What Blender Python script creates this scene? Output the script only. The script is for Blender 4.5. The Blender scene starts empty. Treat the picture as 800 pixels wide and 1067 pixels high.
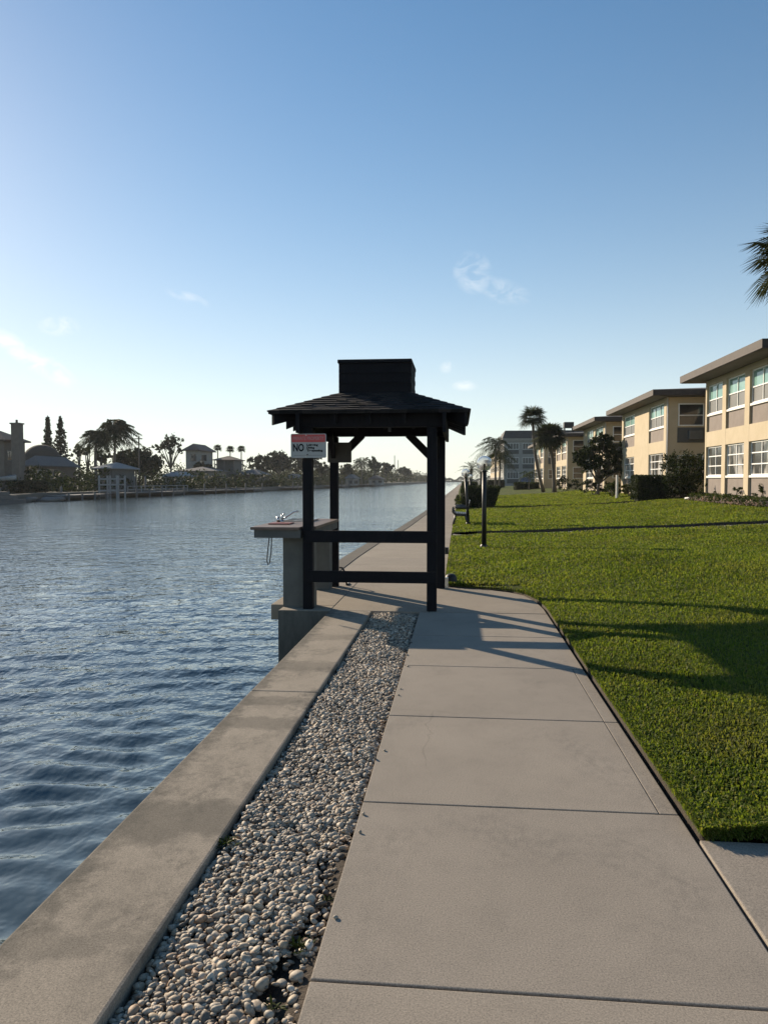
import bpy, bmesh, math, random
import numpy as np
from mathutils import Vector, Matrix
rnd = random.Random(7)
nr = np.random.default_rng(11)
sc = bpy.context.scene
COL = sc.collection
PI = math.pi

# ------------------------------------------------------------------ camera
YAW, PITCH, FPX, EYE = math.radians(5.565), math.radians(2.4), 800.0, 1.6
cd = bpy.data.cameras.new('camera'); cam = bpy.data.objects.new('camera', cd); COL.objects.link(cam)
cam.location = (0, 0, EYE); cam.rotation_euler = (PI/2 - PITCH, 0, YAW)
cd.sensor_fit = 'VERTICAL'; cd.sensor_height = 24; cd.lens = 24*FPX/1067.0
cd.clip_start = 0.05; cd.clip_end = 20000
sc.camera = cam
_F = Vector((-math.sin(YAW)*math.cos(PITCH), math.cos(YAW)*math.cos(PITCH), -math.sin(PITCH)))
_R = Vector((math.cos(YAW), math.sin(YAW), 0)); _U = _R.cross(_F)
def sight(x, y): return _F + _R*((x-400)/FPX) + _U*((533.5-y)/FPX)
def onY(x, y, Y):
    d = sight(x, y); t = Y/d.y; return Vector((d.x*t, Y, EYE+d.z*t))
def onX(x, y, X):
    d = sight(x, y); t = X/d.x; return Vector((X, d.y*t, EYE+d.z*t))

# ------------------------------------------------------------------ materials
def newmat(name):
    m = bpy.data.materials.new(name); m.use_nodes = True
    nt = m.node_tree; nt.nodes.clear()
    out = nt.nodes.new('ShaderNodeOutputMaterial')
    return m, nt, out
def N(nt, typ, **kw):
    n = nt.nodes.new(typ)
    for k, v in kw.items(): setattr(n, k, v)
    return n
def ramp(nt, fac, stops):
    r = N(nt, 'ShaderNodeValToRGB'); e = r.color_ramp.elements
    while len(e) < len(stops): e.new(0.5)
    for i, (p, c) in enumerate(stops):
        e[i].position = p; e[i].color = (*c, 1) if len(c) == 3 else c
    nt.links.new(fac, r.inputs['Fac']); return r.outputs['Color']
def noise(nt, scale, detail=4, rough=.55, vec=None, dist=0):
    n = N(nt, 'ShaderNodeTexNoise'); n.inputs['Scale'].default_value = scale
    n.inputs['Detail'].default_value = detail; n.inputs['Roughness'].default_value = rough
    n.inputs['Distortion'].default_value = dist
    if vec is not None: nt.links.new(vec, n.inputs['Vector'])
    return n.outputs['Fac']
def mixc(nt, fac, a, b, mode='MIX'):
    m = N(nt, 'ShaderNodeMix', data_type='RGBA', blend_type=mode)
    for idx, v in ((0, fac), (6, a), (7, b)):
        if isinstance(v, (int, float)): m.inputs[idx].default_value = v
        elif isinstance(v, tuple): m.inputs[idx].default_value = (*v, 1)
        else: nt.links.new(v, m.inputs[idx])
    return m.outputs[2]
def mathn(nt, op, a, b=None, clamp=False):
    m = N(nt, 'ShaderNodeMath', operation=op); m.use_clamp = clamp
    for i, v in enumerate((a, b)):
        if v is None: continue
        if isinstance(v, (int, float)): m.inputs[i].default_value = v
        else: nt.links.new(v, m.inputs[i])
    return m.outputs[0]
def pos(nt): return N(nt, 'ShaderNodeNewGeometry').outputs['Position']
def objc(nt): return N(nt, 'ShaderNodeTexCoord').outputs['Object']
def mapping(nt, vec, scale=(1, 1, 1), rot=(0, 0, 0), loc=(0, 0, 0)):
    m = N(nt, 'ShaderNodeMapping'); m.inputs['Scale'].default_value = scale; m.inputs['Rotation'].default_value = rot
    m.inputs['Location'].default_value = loc
    nt.links.new(vec, m.inputs['Vector']); return m.outputs[0]
def bsdf(nt, out, color, rough=.8, metal=0, spec=.5, bump=None, bstr=.3, bdist=.01):
    b = N(nt, 'ShaderNodeBsdfPrincipled')
    for k, v in (('Base Color', color), ('Roughness', rough), ('Metallic', metal)):
        if isinstance(v, tuple): b.inputs[k].default_value = (*v, 1)
        elif isinstance(v, (int, float)): b.inputs[k].default_value = v
        else: nt.links.new(v, b.inputs[k])
    b.inputs['Specular IOR Level'].default_value = spec
    if bump is not None:
        bn = N(nt, 'ShaderNodeBump'); bn.inputs['Strength'].default_value = bstr; bn.inputs['Distance'].default_value = bdist
        nt.links.new(bump, bn.inputs['Height']); nt.links.new(bn.outputs[0], b.inputs['Normal'])
    nt.links.new(b.outputs[0], out.inputs['Surface']); return b
ALB = .70
def dim(c, k=None): return tuple(x*(ALB if k is None else k) for x in c)
KEEP = ('white_window_frame', 'white_sill', 'sign_white', 'chrome', 'sign_red', 'white_dock_paint', 'soil')
def pm(name, c1, c2, scale=6, rough=.8, metal=0, spec=.4, bscale=60, bstr=.2, bdist=.01, stretch=(1, 1, 1)):
    m, nt, out = newmat(name); v = mapping(nt, objc(nt), stretch)
    if name not in KEEP: c1, c2 = dim(c1), dim(c2)
    f = noise(nt, scale, 6, .6, v)
    c = ramp(nt, f, [(.3, c1), (.7, c2)])
    bsdf(nt, out, c, rough, metal, spec, noise(nt, bscale, 5, .6, v), bstr, bdist); return m

M = {}
def concrete(name, base, dark, stain_amt, warm=(.0, .0, .0), stretch=(1, 1, 1)):
    m, nt, out = newmat(name); p = pos(nt); base, dark = dim(base), dim(dark, .62)
    big = noise(nt, .9, 5, .6, p); mid = noise(nt, 5, 7, .65, mapping(nt, p, stretch)); fine = noise(nt, 300, 3, .7, p); grit = noise(nt, 420, 2, .5, p)
    c = mixc(nt, ramp(nt, big, [(.3, (0, 0, 0)), (.75, (1, 1, 1))]), base, tuple(x*.82+w for x, w in zip(base, warm)))
    st = ramp(nt, mid, [(.5, (0, 0, 0)), (.72, (1, 1, 1))])
    mild = mathn(nt, 'MULTIPLY', ramp(nt, noise(nt, 1.5, 4, .6, mapping(nt, p, (1, .8, 1), loc=(3, 1, 0)), .8), [(.47, (0, 0, 0)), (.66, (1, 1, 1))]), ramp(nt, noise(nt, 22, 8, .75, mapping(nt, p, (1, .6, 1))), [(.42, (0, 0, 0)), (.60, (1, 1, 1))]))
    c = mixc(nt, mathn(nt, 'MULTIPLY', st, stain_amt*.45), c, dark)
    c = mixc(nt, mathn(nt, 'MULTIPLY', mild, stain_amt), c, dark)
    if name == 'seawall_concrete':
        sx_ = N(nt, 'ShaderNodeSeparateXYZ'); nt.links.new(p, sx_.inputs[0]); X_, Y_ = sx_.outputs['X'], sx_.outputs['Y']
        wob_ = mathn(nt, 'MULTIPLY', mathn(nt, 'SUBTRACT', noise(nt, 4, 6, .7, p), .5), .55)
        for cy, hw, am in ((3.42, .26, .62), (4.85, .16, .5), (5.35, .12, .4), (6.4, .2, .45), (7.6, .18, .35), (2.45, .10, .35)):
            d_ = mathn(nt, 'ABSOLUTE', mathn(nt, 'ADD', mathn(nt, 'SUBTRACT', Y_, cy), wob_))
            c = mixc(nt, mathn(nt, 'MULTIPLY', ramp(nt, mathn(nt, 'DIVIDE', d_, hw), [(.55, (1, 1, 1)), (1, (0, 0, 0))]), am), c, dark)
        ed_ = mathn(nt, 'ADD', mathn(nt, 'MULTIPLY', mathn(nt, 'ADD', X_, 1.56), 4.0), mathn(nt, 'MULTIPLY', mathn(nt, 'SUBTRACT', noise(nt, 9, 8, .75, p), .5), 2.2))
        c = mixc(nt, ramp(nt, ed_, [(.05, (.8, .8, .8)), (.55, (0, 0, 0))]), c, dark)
    vo = N(nt, 'ShaderNodeTexVoronoi', feature='DISTANCE_TO_EDGE'); vo.inputs['Scale'].default_value = .55
    wv_ = N(nt, 'ShaderNodeVectorMath', operation='ADD'); nt.links.new(p, wv_.inputs[0])
    dn = N(nt, 'ShaderNodeTexNoise'); dn.inputs['Scale'].default_value = 2.5; dn.inputs['Detail'].default_value = 6; nt.links.new(p, dn.inputs['Vector'])
    ds = N(nt, 'ShaderNodeVectorMath', operation='SCALE'); ds.inputs['Scale'].default_value = .5; nt.links.new(dn.outputs['Color'], ds.inputs[0]); nt.links.new(ds.outputs[0], wv_.inputs[1]); nt.links.new(wv_.outputs[0], vo.inputs['Vector'])
    crk = mathn(nt, 'MULTIPLY', ramp(nt, vo.outputs['Distance'], [(.0012, (1, 1, 1)), (.0032, (0, 0, 0))]), ramp(nt, noise(nt, .8, 2, .5, mapping(nt, p, loc=(7, 2, 0))), [(.56, (0, 0, 0)), (.66, (.35, .35, .35))]))
    c = mixc(nt, crk, c, dim((.12, .10, .08)))
    sp = ramp(nt, noise(nt, 150, 4, .85, p), [(.30, (.46, .45, .44)), (.5, (1, 1, 1)), (.70, (1.50, 1.48, 1.44))])
    c = mixc(nt, 1.0, c, sp, 'MULTIPLY')
    speck = ramp(nt, grit, [(.26, (.55, .52, .5)), (.36, (1, 1, 1))])
    c = mixc(nt, .8, c, speck, 'MULTIPLY')
    h = mathn(nt, 'ADD', mathn(nt, 'MULTIPLY', fine, .6), mathn(nt, 'MULTIPLY', mid, .5))
    isl_ = N(nt, 'ShaderNodeNewGeometry').outputs['Random Per Island']
    c = mixc(nt, 1.0, c, ramp(nt, isl_, [(0, (.90, .90, .905)), (.5, (1, 1, 1)), (1, (1.06, 1.05, 1.03))]), 'MULTIPLY')
    bsdf(nt, out, c, .92, 0, .2, h, .2, .003); return m
M['path'] = concrete('path_concrete', (.45, .39, .318), (.28, .25, .21), .5)
M['slab'] = concrete('slab_concrete', (.45, .385, .305), (.28, .245, .20), .5)
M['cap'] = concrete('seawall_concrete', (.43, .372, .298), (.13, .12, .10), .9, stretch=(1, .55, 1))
m, nt, out = newmat('wet_concrete'); p = pos(nt); sz3 = N(nt, 'ShaderNodeSeparateXYZ'); nt.links.new(p, sz3.inputs[0])
tl = mathn(nt, 'ADD', sz3.outputs['Z'], mathn(nt, 'MULTIPLY', noise(nt, 5, 6, .7, p), .3))
c = ramp(nt, mathn(nt, 'MULTIPLY', mathn(nt, 'ADD', tl, .9), 2.0), [(.35, (.018, .022, .012)), (.55, (.05, .05, .042)), (.85, (.10, .098, .088))])
c = mixc(nt, .7, c, ramp(nt, noise(nt, 12, 7, .7, mapping(nt, p, (1, 1, .3))), [(.3, (.6, .6, .6)), (.7, (1.4, 1.38, 1.3))]), 'MULTIPLY')
bsdf(nt, out, c, .75, 0, .3, noise(nt, 20, 5, .6, p), .5, .01); M['wall_wet'] = m
M['pedestal'] = pm('painted_block', (.15, .15, .135), (.22, .215, .19), 4, .75, bscale=30, bstr=.25)
M['counter'] = pm('counter_top', (.15, .095, .07), (.26, .19, .15), 5, .55, bscale=40)
M['apron'] = pm('counter_edge', (.10, .105, .10), (.15, .15, .14), 6, .7)
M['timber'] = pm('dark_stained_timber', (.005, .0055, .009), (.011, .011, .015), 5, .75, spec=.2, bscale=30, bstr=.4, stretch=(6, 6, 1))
M['steel'] = pm('chrome', (.45, .45, .45), (.6, .6, .6), 8, .25, 1)
M['rubber'] = pm('black_rubber', (.012, .012, .012), (.025, .025, .025), 20, .6)
M['redboard'] = pm('red_plastic', (.30, .07, .05), (.38, .10, .07), 20, .5)
M['black_metal'] = pm('black_painted_metal', (.012, .012, .012), (.024, .024, .022), 20, .45)
M['dark_metal'] = pm('weathered_bench_metal', (.03, .03, .03), (.06, .055, .05), 10, .4)
M['signwhite'] = pm('sign_white', (.36, .36, .34), (.42, .42, .40), 9, .8, bstr=.02)
M['signred'] = pm('sign_red', (.50, .07, .07), (.56, .09, .085), 9, .5, bstr=.02)
M['signtext'] = pm('sign_ink', (.012, .012, .012), (.018, .018, .018), 9, .95, bstr=.0)
M['signpink'] = pm('sign_faded_letters', (.58, .33, .32), (.64, .40, .39), 9, .5, bstr=.0)
M['signback'] = pm('sign_back_board', (.06, .054, .048), (.09, .08, .07), 9, .6)
M['soil'] = pm('soil', (.035, .026, .018), (.07, .052, .036), 14, .95, bscale=50, bstr=.8, bdist=.02)
M['beige'] = pm('beige_stucco', (.62, .515, .345), (.70, .585, .41), 1.6, .85, bscale=80, bstr=.25)
M['taupe'] = pm('taupe_panel', (.25, .205, .175), (.31, .26, .225), 2.5, .8, bscale=60, bstr=.2)
M['fascia'] = pm('brown_fascia', (.048, .035, .028), (.072, .054, .044), 3, .7)
M['soffit'] = pm('soffit_paint', (.12, .10, .085), (.15, .13, .11), 3, .8)
M['roofing'] = pm('roof_membrane', (.12, .115, .105), (.18, .17, .155), 3, .9, bscale=40)
M['frame'] = pm('white_window_frame', (.72, .72, .70), (.80, .80, .78), 5, .5, bstr=.05)
M['sill'] = pm('white_sill', (.70, .68, .63), (.78, .76, .70), 5, .6, bstr=.05)
M['greywall'] = pm('grey_stucco', (.34, .34, .32), (.40, .40, .38), 2, .85, bscale=60)
M['greypanel'] = pm('dark_grey_panel', (.09, .095, .095), (.13, .135, .13), 3, .7)
M['slate'] = pm('dark_roof', (.05, .052, .055), (.08, .08, .082), 3, .8)
M['blue'] = pm('blue_fabric', (.10, .14, .30), (.13, .18, .36), 5, .8)
M['housewall'] = pm('house_render_grey', (.26, .25, .225), (.33, .315, .285), 2, .85)
M['housebrown'] = pm('house_render_brown', (.20, .165, .135), (.26, .215, .175), 2, .85)
M['housepale'] = pm('house_render_pale', (.32, .31, .28), (.40, .385, .345), 2, .85)
M['tile'] = pm('grey_tile_roof', (.13, .125, .12), (.19, .185, .175), 4, .8, bscale=9, bstr=.6)
M['tilebrown'] = pm('brown_tile_roof', (.12, .085, .065), (.17, .125, .10), 4, .8, bscale=9, bstr=.6)
M['paleroof'] = pm('pale_metal_roof', (.28, .285, .285), (.36, .365, .365), 4, .8)
M['thatch'] = pm('dark_thatch', (.045, .04, .033), (.075, .067, .055), 6, .95, bscale=25, bstr=.9, bdist=.05)
M['dock'] = pm('weathered_dock_wood', (.15, .14, .13), (.23, .215, .195), 4, .85, stretch=(1, 5, 1))
M['whitepaint'] = pm('white_dock_paint', (.20, .205, .205), (.26, .265, .265), 4, .7)
M['bark'] = pm('grey_bark', (.11, .095, .08), (.19, .165, .14), 8, .9, bscale=22, bstr=.8, bdist=.03, stretch=(1, 1, 3))
M['palmbark'] = pm('palm_bark', (.13, .11, .09), (.22, .19, .155), 6, .9, bscale=12, bstr=.9, bdist=.04, stretch=(1, 1, 5))
M['rock'] = pm('grey_rock', (.16, .155, .145), (.27, .26, .24), 4, .9, bscale=8, bstr=.8, bdist=.05)
M['domeblack'] = pm('black_dome_finish', (.012, .013, .014), (.022, .023, .024), 9, .55)
M['bank'] = pm('bank_soil_grass', (.045, .055, .025), (.085, .085, .05), .6, .95)
M['boat'] = pm('boat_gelcoat', (.60, .61, .61), (.68, .69, .69), 3, .35)
M['canvas'] = pm('grey_canvas', (.20, .205, .205), (.27, .27, .265), 3, .8)
M['acgrey'] = pm('unit_grey', (.16, .165, .16), (.22, .22, .215), 6, .6)

def glassy(name, c1, c2, rough=.06, scale=.8):
    m, nt, out = newmat(name)
    f = noise(nt, scale, 3, .5, pos(nt))
    bsdf(nt, out, ramp(nt, f, [(.35, c1), (.65, c2)]), rough, 0, .6, noise(nt, 1.2, 2, .5, pos(nt)), .05, .02); return m
M['glass_teal'] = glassy('teal_tinted_glass', (.16, .30, .27), (.26, .42, .38))
M['glass_dark'] = glassy('dark_glass', (.02, .022, .024), (.045, .047, .05))
M['glass_screen'] = glassy('insect_screen', (.06, .065, .06), (.10, .10, .095), .45)
def curtain():
    m, nt, out = newmat('glass_over_curtains')
    f = noise(nt, 1.1, 3, .5, mapping(nt, pos(nt), (1, 1, .5)))
    bsdf(nt, out, ramp(nt, f, [(.48, (.06, .06, .055)), (.60, (.45, .43, .40))]), .1, 0, .6); return m
M['glass_curtain'] = curtain()

def foliage(name, c1, c2, c3, trans=.35, rough=.7, spec=.15, scale=.8, tint=(1.3, 1.25, .6)):
    m, nt, out = newmat(name); kf = 1.32 if name == 'grass_blades' else (.75 if 'flower' in name else .62); c1, c2, c3 = dim(c1, kf), dim(c2, kf), dim(c3, kf)
    g = N(nt, 'ShaderNodeNewGeometry'); isl = g.outputs['Random Per Island']
    big = noise(nt, scale, 3, .6, g.outputs['Position'])
    c = ramp(nt, isl, [(0, c1), (.55, c2), (1, c3)])
    c = mixc(nt, 1.0, c, ramp(nt, big, [(.3, (.72, .74, .7)), (.7, (1.25, 1.2, 1.1))]), 'MULTIPLY')
    if name == 'grass_blades':
        dry = ramp(nt, noise(nt, .7, 5, .65, g.outputs['Position'], .6), [(.50, (0, 0, 0)), (.70, (.32, .32, .32))])
        c = mixc(nt, dry, c, (.20, .165, .070)); c = mixc(nt, ramp(nt, isl, [(.90, (0, 0, 0)), (.92, (.4, .4, .4))]), c, (.20, .17, .08))
    b = N(nt, 'ShaderNodeBsdfPrincipled'); nt.links.new(c, b.inputs['Base Color']); b.inputs['Roughness'].default_value = rough
    b.inputs['Specular IOR Level'].default_value = spec
    t = N(nt, 'ShaderNodeBsdfTranslucent'); nt.links.new(mixc(nt, 1.0, c, tint, 'MULTIPLY'), t.inputs['Color'])
    mx = N(nt, 'ShaderNodeMixShader'); mx.inputs[0].default_value = trans
    nt.links.new(b.outputs[0], mx.inputs[1]); nt.links.new(t.outputs[0], mx.inputs[2]); nt.links.new(mx.outputs[0], out.inputs['Surface'])
    return m
M['leaf'] = foliage('dark_leaves', (.018, .030, .010), (.032, .052, .016), (.060, .080, .028), .22)
M['leaf_mid'] = foliage('mid_leaves', (.030, .050, .014), (.055, .085, .022), (.095, .12, .04), .3)
M['leaf_bright'] = foliage('yellow_green_leaves', (.06, .08, .02), (.10, .12, .03), (.15, .16, .05), .35)
M['leaf_palm'] = foliage('palm_leaves', (.022, .034, .013), (.040, .058, .020), (.075, .085, .038), .25)
M['leaf_far'] = foliage('far_leaves', (.030, .040, .022), (.045, .058, .030), (.070, .080, .045), .2)
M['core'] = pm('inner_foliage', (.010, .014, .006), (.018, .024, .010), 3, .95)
M['flower'] = foliage('pink_white_flowers', (.50, .31, .29), (.58, .45, .41), (.66, .58, .54), .3, tint=(1, 1, 1))

# ------------------------------------------------------------------ mesh helper
class MB:
    def __init__(s): s.v, s.f = [], []
    def add(s, vs, fs):
        b = len(s.v); s.v += [tuple(x) for x in vs]; s.f += [tuple(b+i for i in q) for q in fs]; return s
    def box(s, x0, x1, y0, y1, z0, z1):
        return s.add([(x0,y0,z0),(x1,y0,z0),(x1,y1,z0),(x0,y1,z0),(x0,y0,z1),(x1,y0,z1),(x1,y1,z1),(x0,y1,z1)],
                     [(0,3,2,1),(4,5,6,7),(0,1,5,4),(1,2,6,5),(2,3,7,6),(3,0,4,7)])
    def obox(s, o, u, v, w):
        o, u, v, w = map(Vector, (o, u, v, w))
        if u.cross(v).dot(w) < 0: u, v = v, u
        return s.add([o, o+u, o+u+v, o+v, o+w, o+u+w, o+u+v+w, o+v+w],
                     [(0,3,2,1),(4,5,6,7),(0,1,5,4),(1,2,6,5),(2,3,7,6),(3,0,4,7)])
    def beam(s, a, b, wd, ht, up=(0, 0, 1)):
        a, b = Vector(a), Vector(b); d = (b-a).normalized(); up = Vector(up)
        r = d.cross(up).normalized(); u = r.cross(d).normalized()
        return s.obox(a - r*wd/2 - u*ht/2, b-a, r*wd, u*ht)
    def prism(s, poly, z0, z1):                         # CCW polygon
        n = len(poly)
        return s.add([(x, y, z0) for x, y in poly]+[(x, y, z1) for x, y in poly],
                     [tuple(range(n-1, -1, -1)), tuple(range(n, 2*n))]+[(i, (i+1) % n, n+(i+1) % n, n+i) for i in range(n)])
    def tube(s, pts, rad, k=8, cap=True):
        pts = [Vector(p) for p in pts]; rad = rad if isinstance(rad, (list, tuple)) else [rad]*len(pts)
        b = len(s.v); ref = Vector((0.31, .17, .93))
        for i, p in enumerate(pts):
            d = (pts[min(i+1, len(pts)-1)]-pts[max(i-1, 0)]).normalized()
            r = d.cross(ref if abs(d.dot(ref)) < .95 else Vector((1, 0, 0))).normalized(); u = d.cross(r)
            for j in range(k):
                a = 2*PI*j/k; s.v.append(tuple(p+(r*math.cos(a)+u*math.sin(a))*rad[i]))
        for i in range(len(pts)-1):
            for j in range(k):
                s.f.append((b+i*k+j, b+i*k+(j+1) % k, b+(i+1)*k+(j+1) % k, b+(i+1)*k+j))
        if cap:
            s.f.append(tuple(b+j for j in range(k-1, -1, -1))); s.f.append(tuple(b+(len(pts)-1)*k+j for j in range(k)))
        return s
    def lathe(s, prof, cx, cy, k=20):
        return s.tube_prof(prof, cx, cy, k)
    def tube_prof(s, prof, cx, cy, k):
        b = len(s.v)
        for r, z in prof:
            for j in range(k):
                a = 2*PI*j/k; s.v.append((cx+r*math.cos(a), cy+r*math.sin(a), z))
        for i in range(len(prof)-1):
            for j in range(k):
                s.f.append((b+i*k+j, b+i*k+(j+1) % k, b+(i+1)*k+(j+1) % k, b+(i+1)*k+j))
        return s
    def build(s, name, mat, parent=None, smooth=False, bevel=0, loc=None):
        me = bpy.data.meshes.new(name); me.from_pydata(s.v, [], s.f); me.update()
        return link(name, me, mat, parent, smooth, bevel)
def link(name, me, mat, parent=None, smooth=False, bevel=0):
    if mat is not None: me.materials.append(mat)
    o = bpy.data.objects.new(name, me); COL.objects.link(o)
    if smooth: me.shade_smooth()
    if bevel:
        bm = bmesh.new(); bm.from_mesh(me)
        bmesh.ops.bevel(bm, geom=[e for e in bm.edges if len(e.link_faces) == 2 and e.calc_face_angle(0) > .5], offset=bevel, segments=2, affect='EDGES', profile=.6)
        bm.to_mesh(me); bm.free()
    if parent is not None: put(o, parent)
    return o
def put(o, parent):
    o.parent = parent
    o.matrix_parent_inverse = Matrix.Translation(parent.location).inverted()
    return o
def npmesh(name, verts, loops, sizes, mat, parent=None, smooth=False):
    me = bpy.data.meshes.new(name)
    me.vertices.add(len(verts)); me.vertices.foreach_set('co', np.asarray(verts, np.float32).ravel())
    me.loops.add(len(loops)); me.loops.foreach_set('vertex_index', np.asarray(loops, np.int32))
    me.polygons.add(len(sizes)); st = np.zeros(len(sizes), np.int32); st[1:] = np.cumsum(sizes)[:-1]
    me.polygons.foreach_set('loop_start', st)
    me.update(calc_edges=True); me.validate()
    return link(name, me, mat, parent, smooth)
def thing(name, label, cat, loc=(0, 0, 0), group=None):
    o = bpy.data.objects.new(name, None); o.empty_display_size = .2; COL.objects.link(o); o.location = loc
    return tag(o, label, cat, group)
def tag(o, label=None, cat=None, group=None, kind=None):
    for k, v in (('label', label), ('category', cat), ('group', group), ('kind', kind)):
        if v: o[k] = v
    return o
def structure(o): o['kind'] = 'structure'; return o

def sstep(a, b, x):
    t = np.clip((x-a)/(b-a), 0, 1); return t*t*(3-2*t)

# ------------------------------------------------------------------ light and sky
SUN = Vector((-1.0, 1.0, .505)).normalized(); EL = math.asin(SUN.z)
ld = bpy.data.lights.new('sun', 'SUN'); ld.energy = 5.0; ld.angle = math.radians(.5); ld.color = (1, .84, .64)
lo = bpy.data.objects.new('sun', ld); COL.objects.link(lo); lo.rotation_euler = SUN.to_track_quat('Z', 'Y').to_euler(); lo.location = (-40, 40, 40)
w = bpy.data.worlds.new('World'); sc.world = w; w.use_nodes = True
nt = w.node_tree; nt.nodes.clear()
wo = N(nt, 'ShaderNodeOutputWorld'); bg = N(nt, 'ShaderNodeBackground'); bg.inputs['Strength'].default_value = .10
sky = N(nt, 'ShaderNodeTexSky', sky_type='NISHITA'); sky.sun_disc = False
sky.sun_elevation = EL; sky.sun_rotation = math.atan2(SUN.x, SUN.y)
sky.altitude = 0; sky.air_density = 1.0; sky.dust_density = .15; sky.ozone_density = 1.2
gen = N(nt, 'ShaderNodeTexCoord').outputs['Generated']
nn = N(nt, 'ShaderNodeVectorMath', operation='NORMALIZE'); nt.links.new(gen, nn.inputs[0]); dirv = nn.outputs[0]
c = sky.outputs[0]
# sea air: the low sky is whitened and the glow round the sun is spread thin
def vm(op, a, b):
    n_ = N(nt, 'ShaderNodeVectorMath', operation=op)
    for i, v_ in enumerate((a, b)):
        if isinstance(v_, tuple): n_.inputs[i].default_value = v_
        else: nt.links.new(v_, n_.inputs[i])
    return n_.outputs[0]
hs_ = N(nt, 'ShaderNodeHueSaturation'); hs_.inputs['Saturation'].default_value = 1.30; nt.links.new(c, hs_.inputs['Color']); c = hs_.outputs[0]
c = vm('DIVIDE', c, vm('ADD', vm('MULTIPLY', c, (.075, .060, .043)), (1.0, 1.0, 1.0)))
sz_ = N(nt, 'ShaderNodeSeparateXYZ'); nt.links.new(dirv, sz_.inputs[0])
hz_ = mathn(nt, 'POWER', 2.718, mathn(nt, 'MULTIPLY', mathn(nt, 'MAXIMUM', sz_.outputs['Z'], 0.0), -6.2))
c = mixc(nt, mathn(nt, 'MULTIPLY', hz_, .66), c, (7.1, 7.4, 7.15))
# a few wisps of cloud, each a noise field around one compass direction of the sky
for (px, py, sx, sy, roll, amt, seed) in ((492, 284, 20, 22, .3, .40, 1.0), (522, 303, 32, 13, -.3, .30, 4.4), (484, 402, 14, 6, 0, .50, 2.3), (466, 382, 9, 7, .4, .45, 3.1),
                                  (62, 340, 20, 10, .1, .55, 5.2), (42, 378, 42, 12, -.55, .85, 6.3), (196, 310, 24, 6, -.3, .28, 7.7), (8, 356, 22, 10, -.5, .5, 9.1)):
    D = sight(px, py).normalized(); rt = D.cross(Vector((0, 0, 1))).normalized(); up = rt.cross(D)
    rt, up = rt*math.cos(roll)+up*math.sin(roll), up*math.cos(roll)-rt*math.sin(roll)
    def dotn(vec, k):
        d = N(nt, 'ShaderNodeVectorMath', operation='DOT_PRODUCT'); nt.links.new(dirv, d.inputs[0]); d.inputs[1].default_value = tuple(vec*k); return d.outputs['Value']
    a, b, fr = dotn(rt, FPX/sx), dotn(up, FPX/sy), dotn(D, 1)
    r2 = mathn(nt, 'ADD', mathn(nt, 'MULTIPLY', a, a), mathn(nt, 'MULTIPLY', b, b))
    fall = mathn(nt, 'SUBTRACT', 1.0, mathn(nt, 'SQRT', r2), True)
    fall = mathn(nt, 'MULTIPLY', fall, mathn(nt, 'GREATER_THAN', fr, 0.0))
    nz = noise(nt, 38, 6, .62, mapping(nt, dirv, (1, 1, 1.6), loc=(seed, seed*2, 0)), .8)
    amt = min(1, amt*1.45)
    k = mathn(nt, 'MULTIPLY', mathn(nt, 'MULTIPLY', ramp(nt, nz, [(.40, (0, 0, 0)), (.66, (1, 1, 1))]), mathn(nt, 'POWER', fall, .8)), amt)
    c = mixc(nt, k, c, (7.4, 7.4, 7.2))
nt.links.new(c, bg.inputs['Color']); nt.links.new(bg.outputs[0], wo.inputs['Surface'])

# ------------------------------------------------------------------ ground heights and edges
def interp(tab, y): return np.interp(y, [t[0] for t in tab], [t[1] for t in tab])
WALL_X = [(9.2, -2.36), (15.8, -2.36), (19.8, -2.28), (24, -2.0), (40, -1.70), (80, -1.40), (256, 0.0), (950, 6)]
def lawn_left(y):
    y = np.asarray(y, float)
    return np.where(y < 9.6, 1.083, np.interp(y, [9.6, 10.2, 10.7, 11.0, 11.2, 11.38, 11.5, 22, 128, 300, 950], [1.083, 1.04, .92, .74, .5, 0.05, -.19, -.19, .05, 1, 8]))
def lawn_z(x, y):
    x = np.asarray(x, float); y = np.asarray(y, float)
    lf = lawn_left(y); q_ = sstep(9.5, 18, y)
    d = np.maximum(x-(1.075*(1-q_)+np.where(y < 11.5, -.19, lf)*q_), 0)
    g1 = .42*np.tanh(.31*d)+.006*d
    g2 = .043*np.minimum(d, 9)
    w_ = sstep(11, 19, y)
    z = .045+g1*(1-w_)+g2*w_
    z = z+(0.66-z)*sstep(8.2, 11.0, x)*sstep(0, 20, y)*(1-.8*sstep(70, 130, y))
    return z+.012*np.sin(x*1.7+.6*y)*np.minimum(d, 1)

gr = MB().add([(-950, -55, -2.9), (950, -55, -2.9), (950, 980, -2.9), (-950, 980, -2.9)], [(0, 1, 2, 3)]).build('ground', M['soil']); structure(gr)

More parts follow.
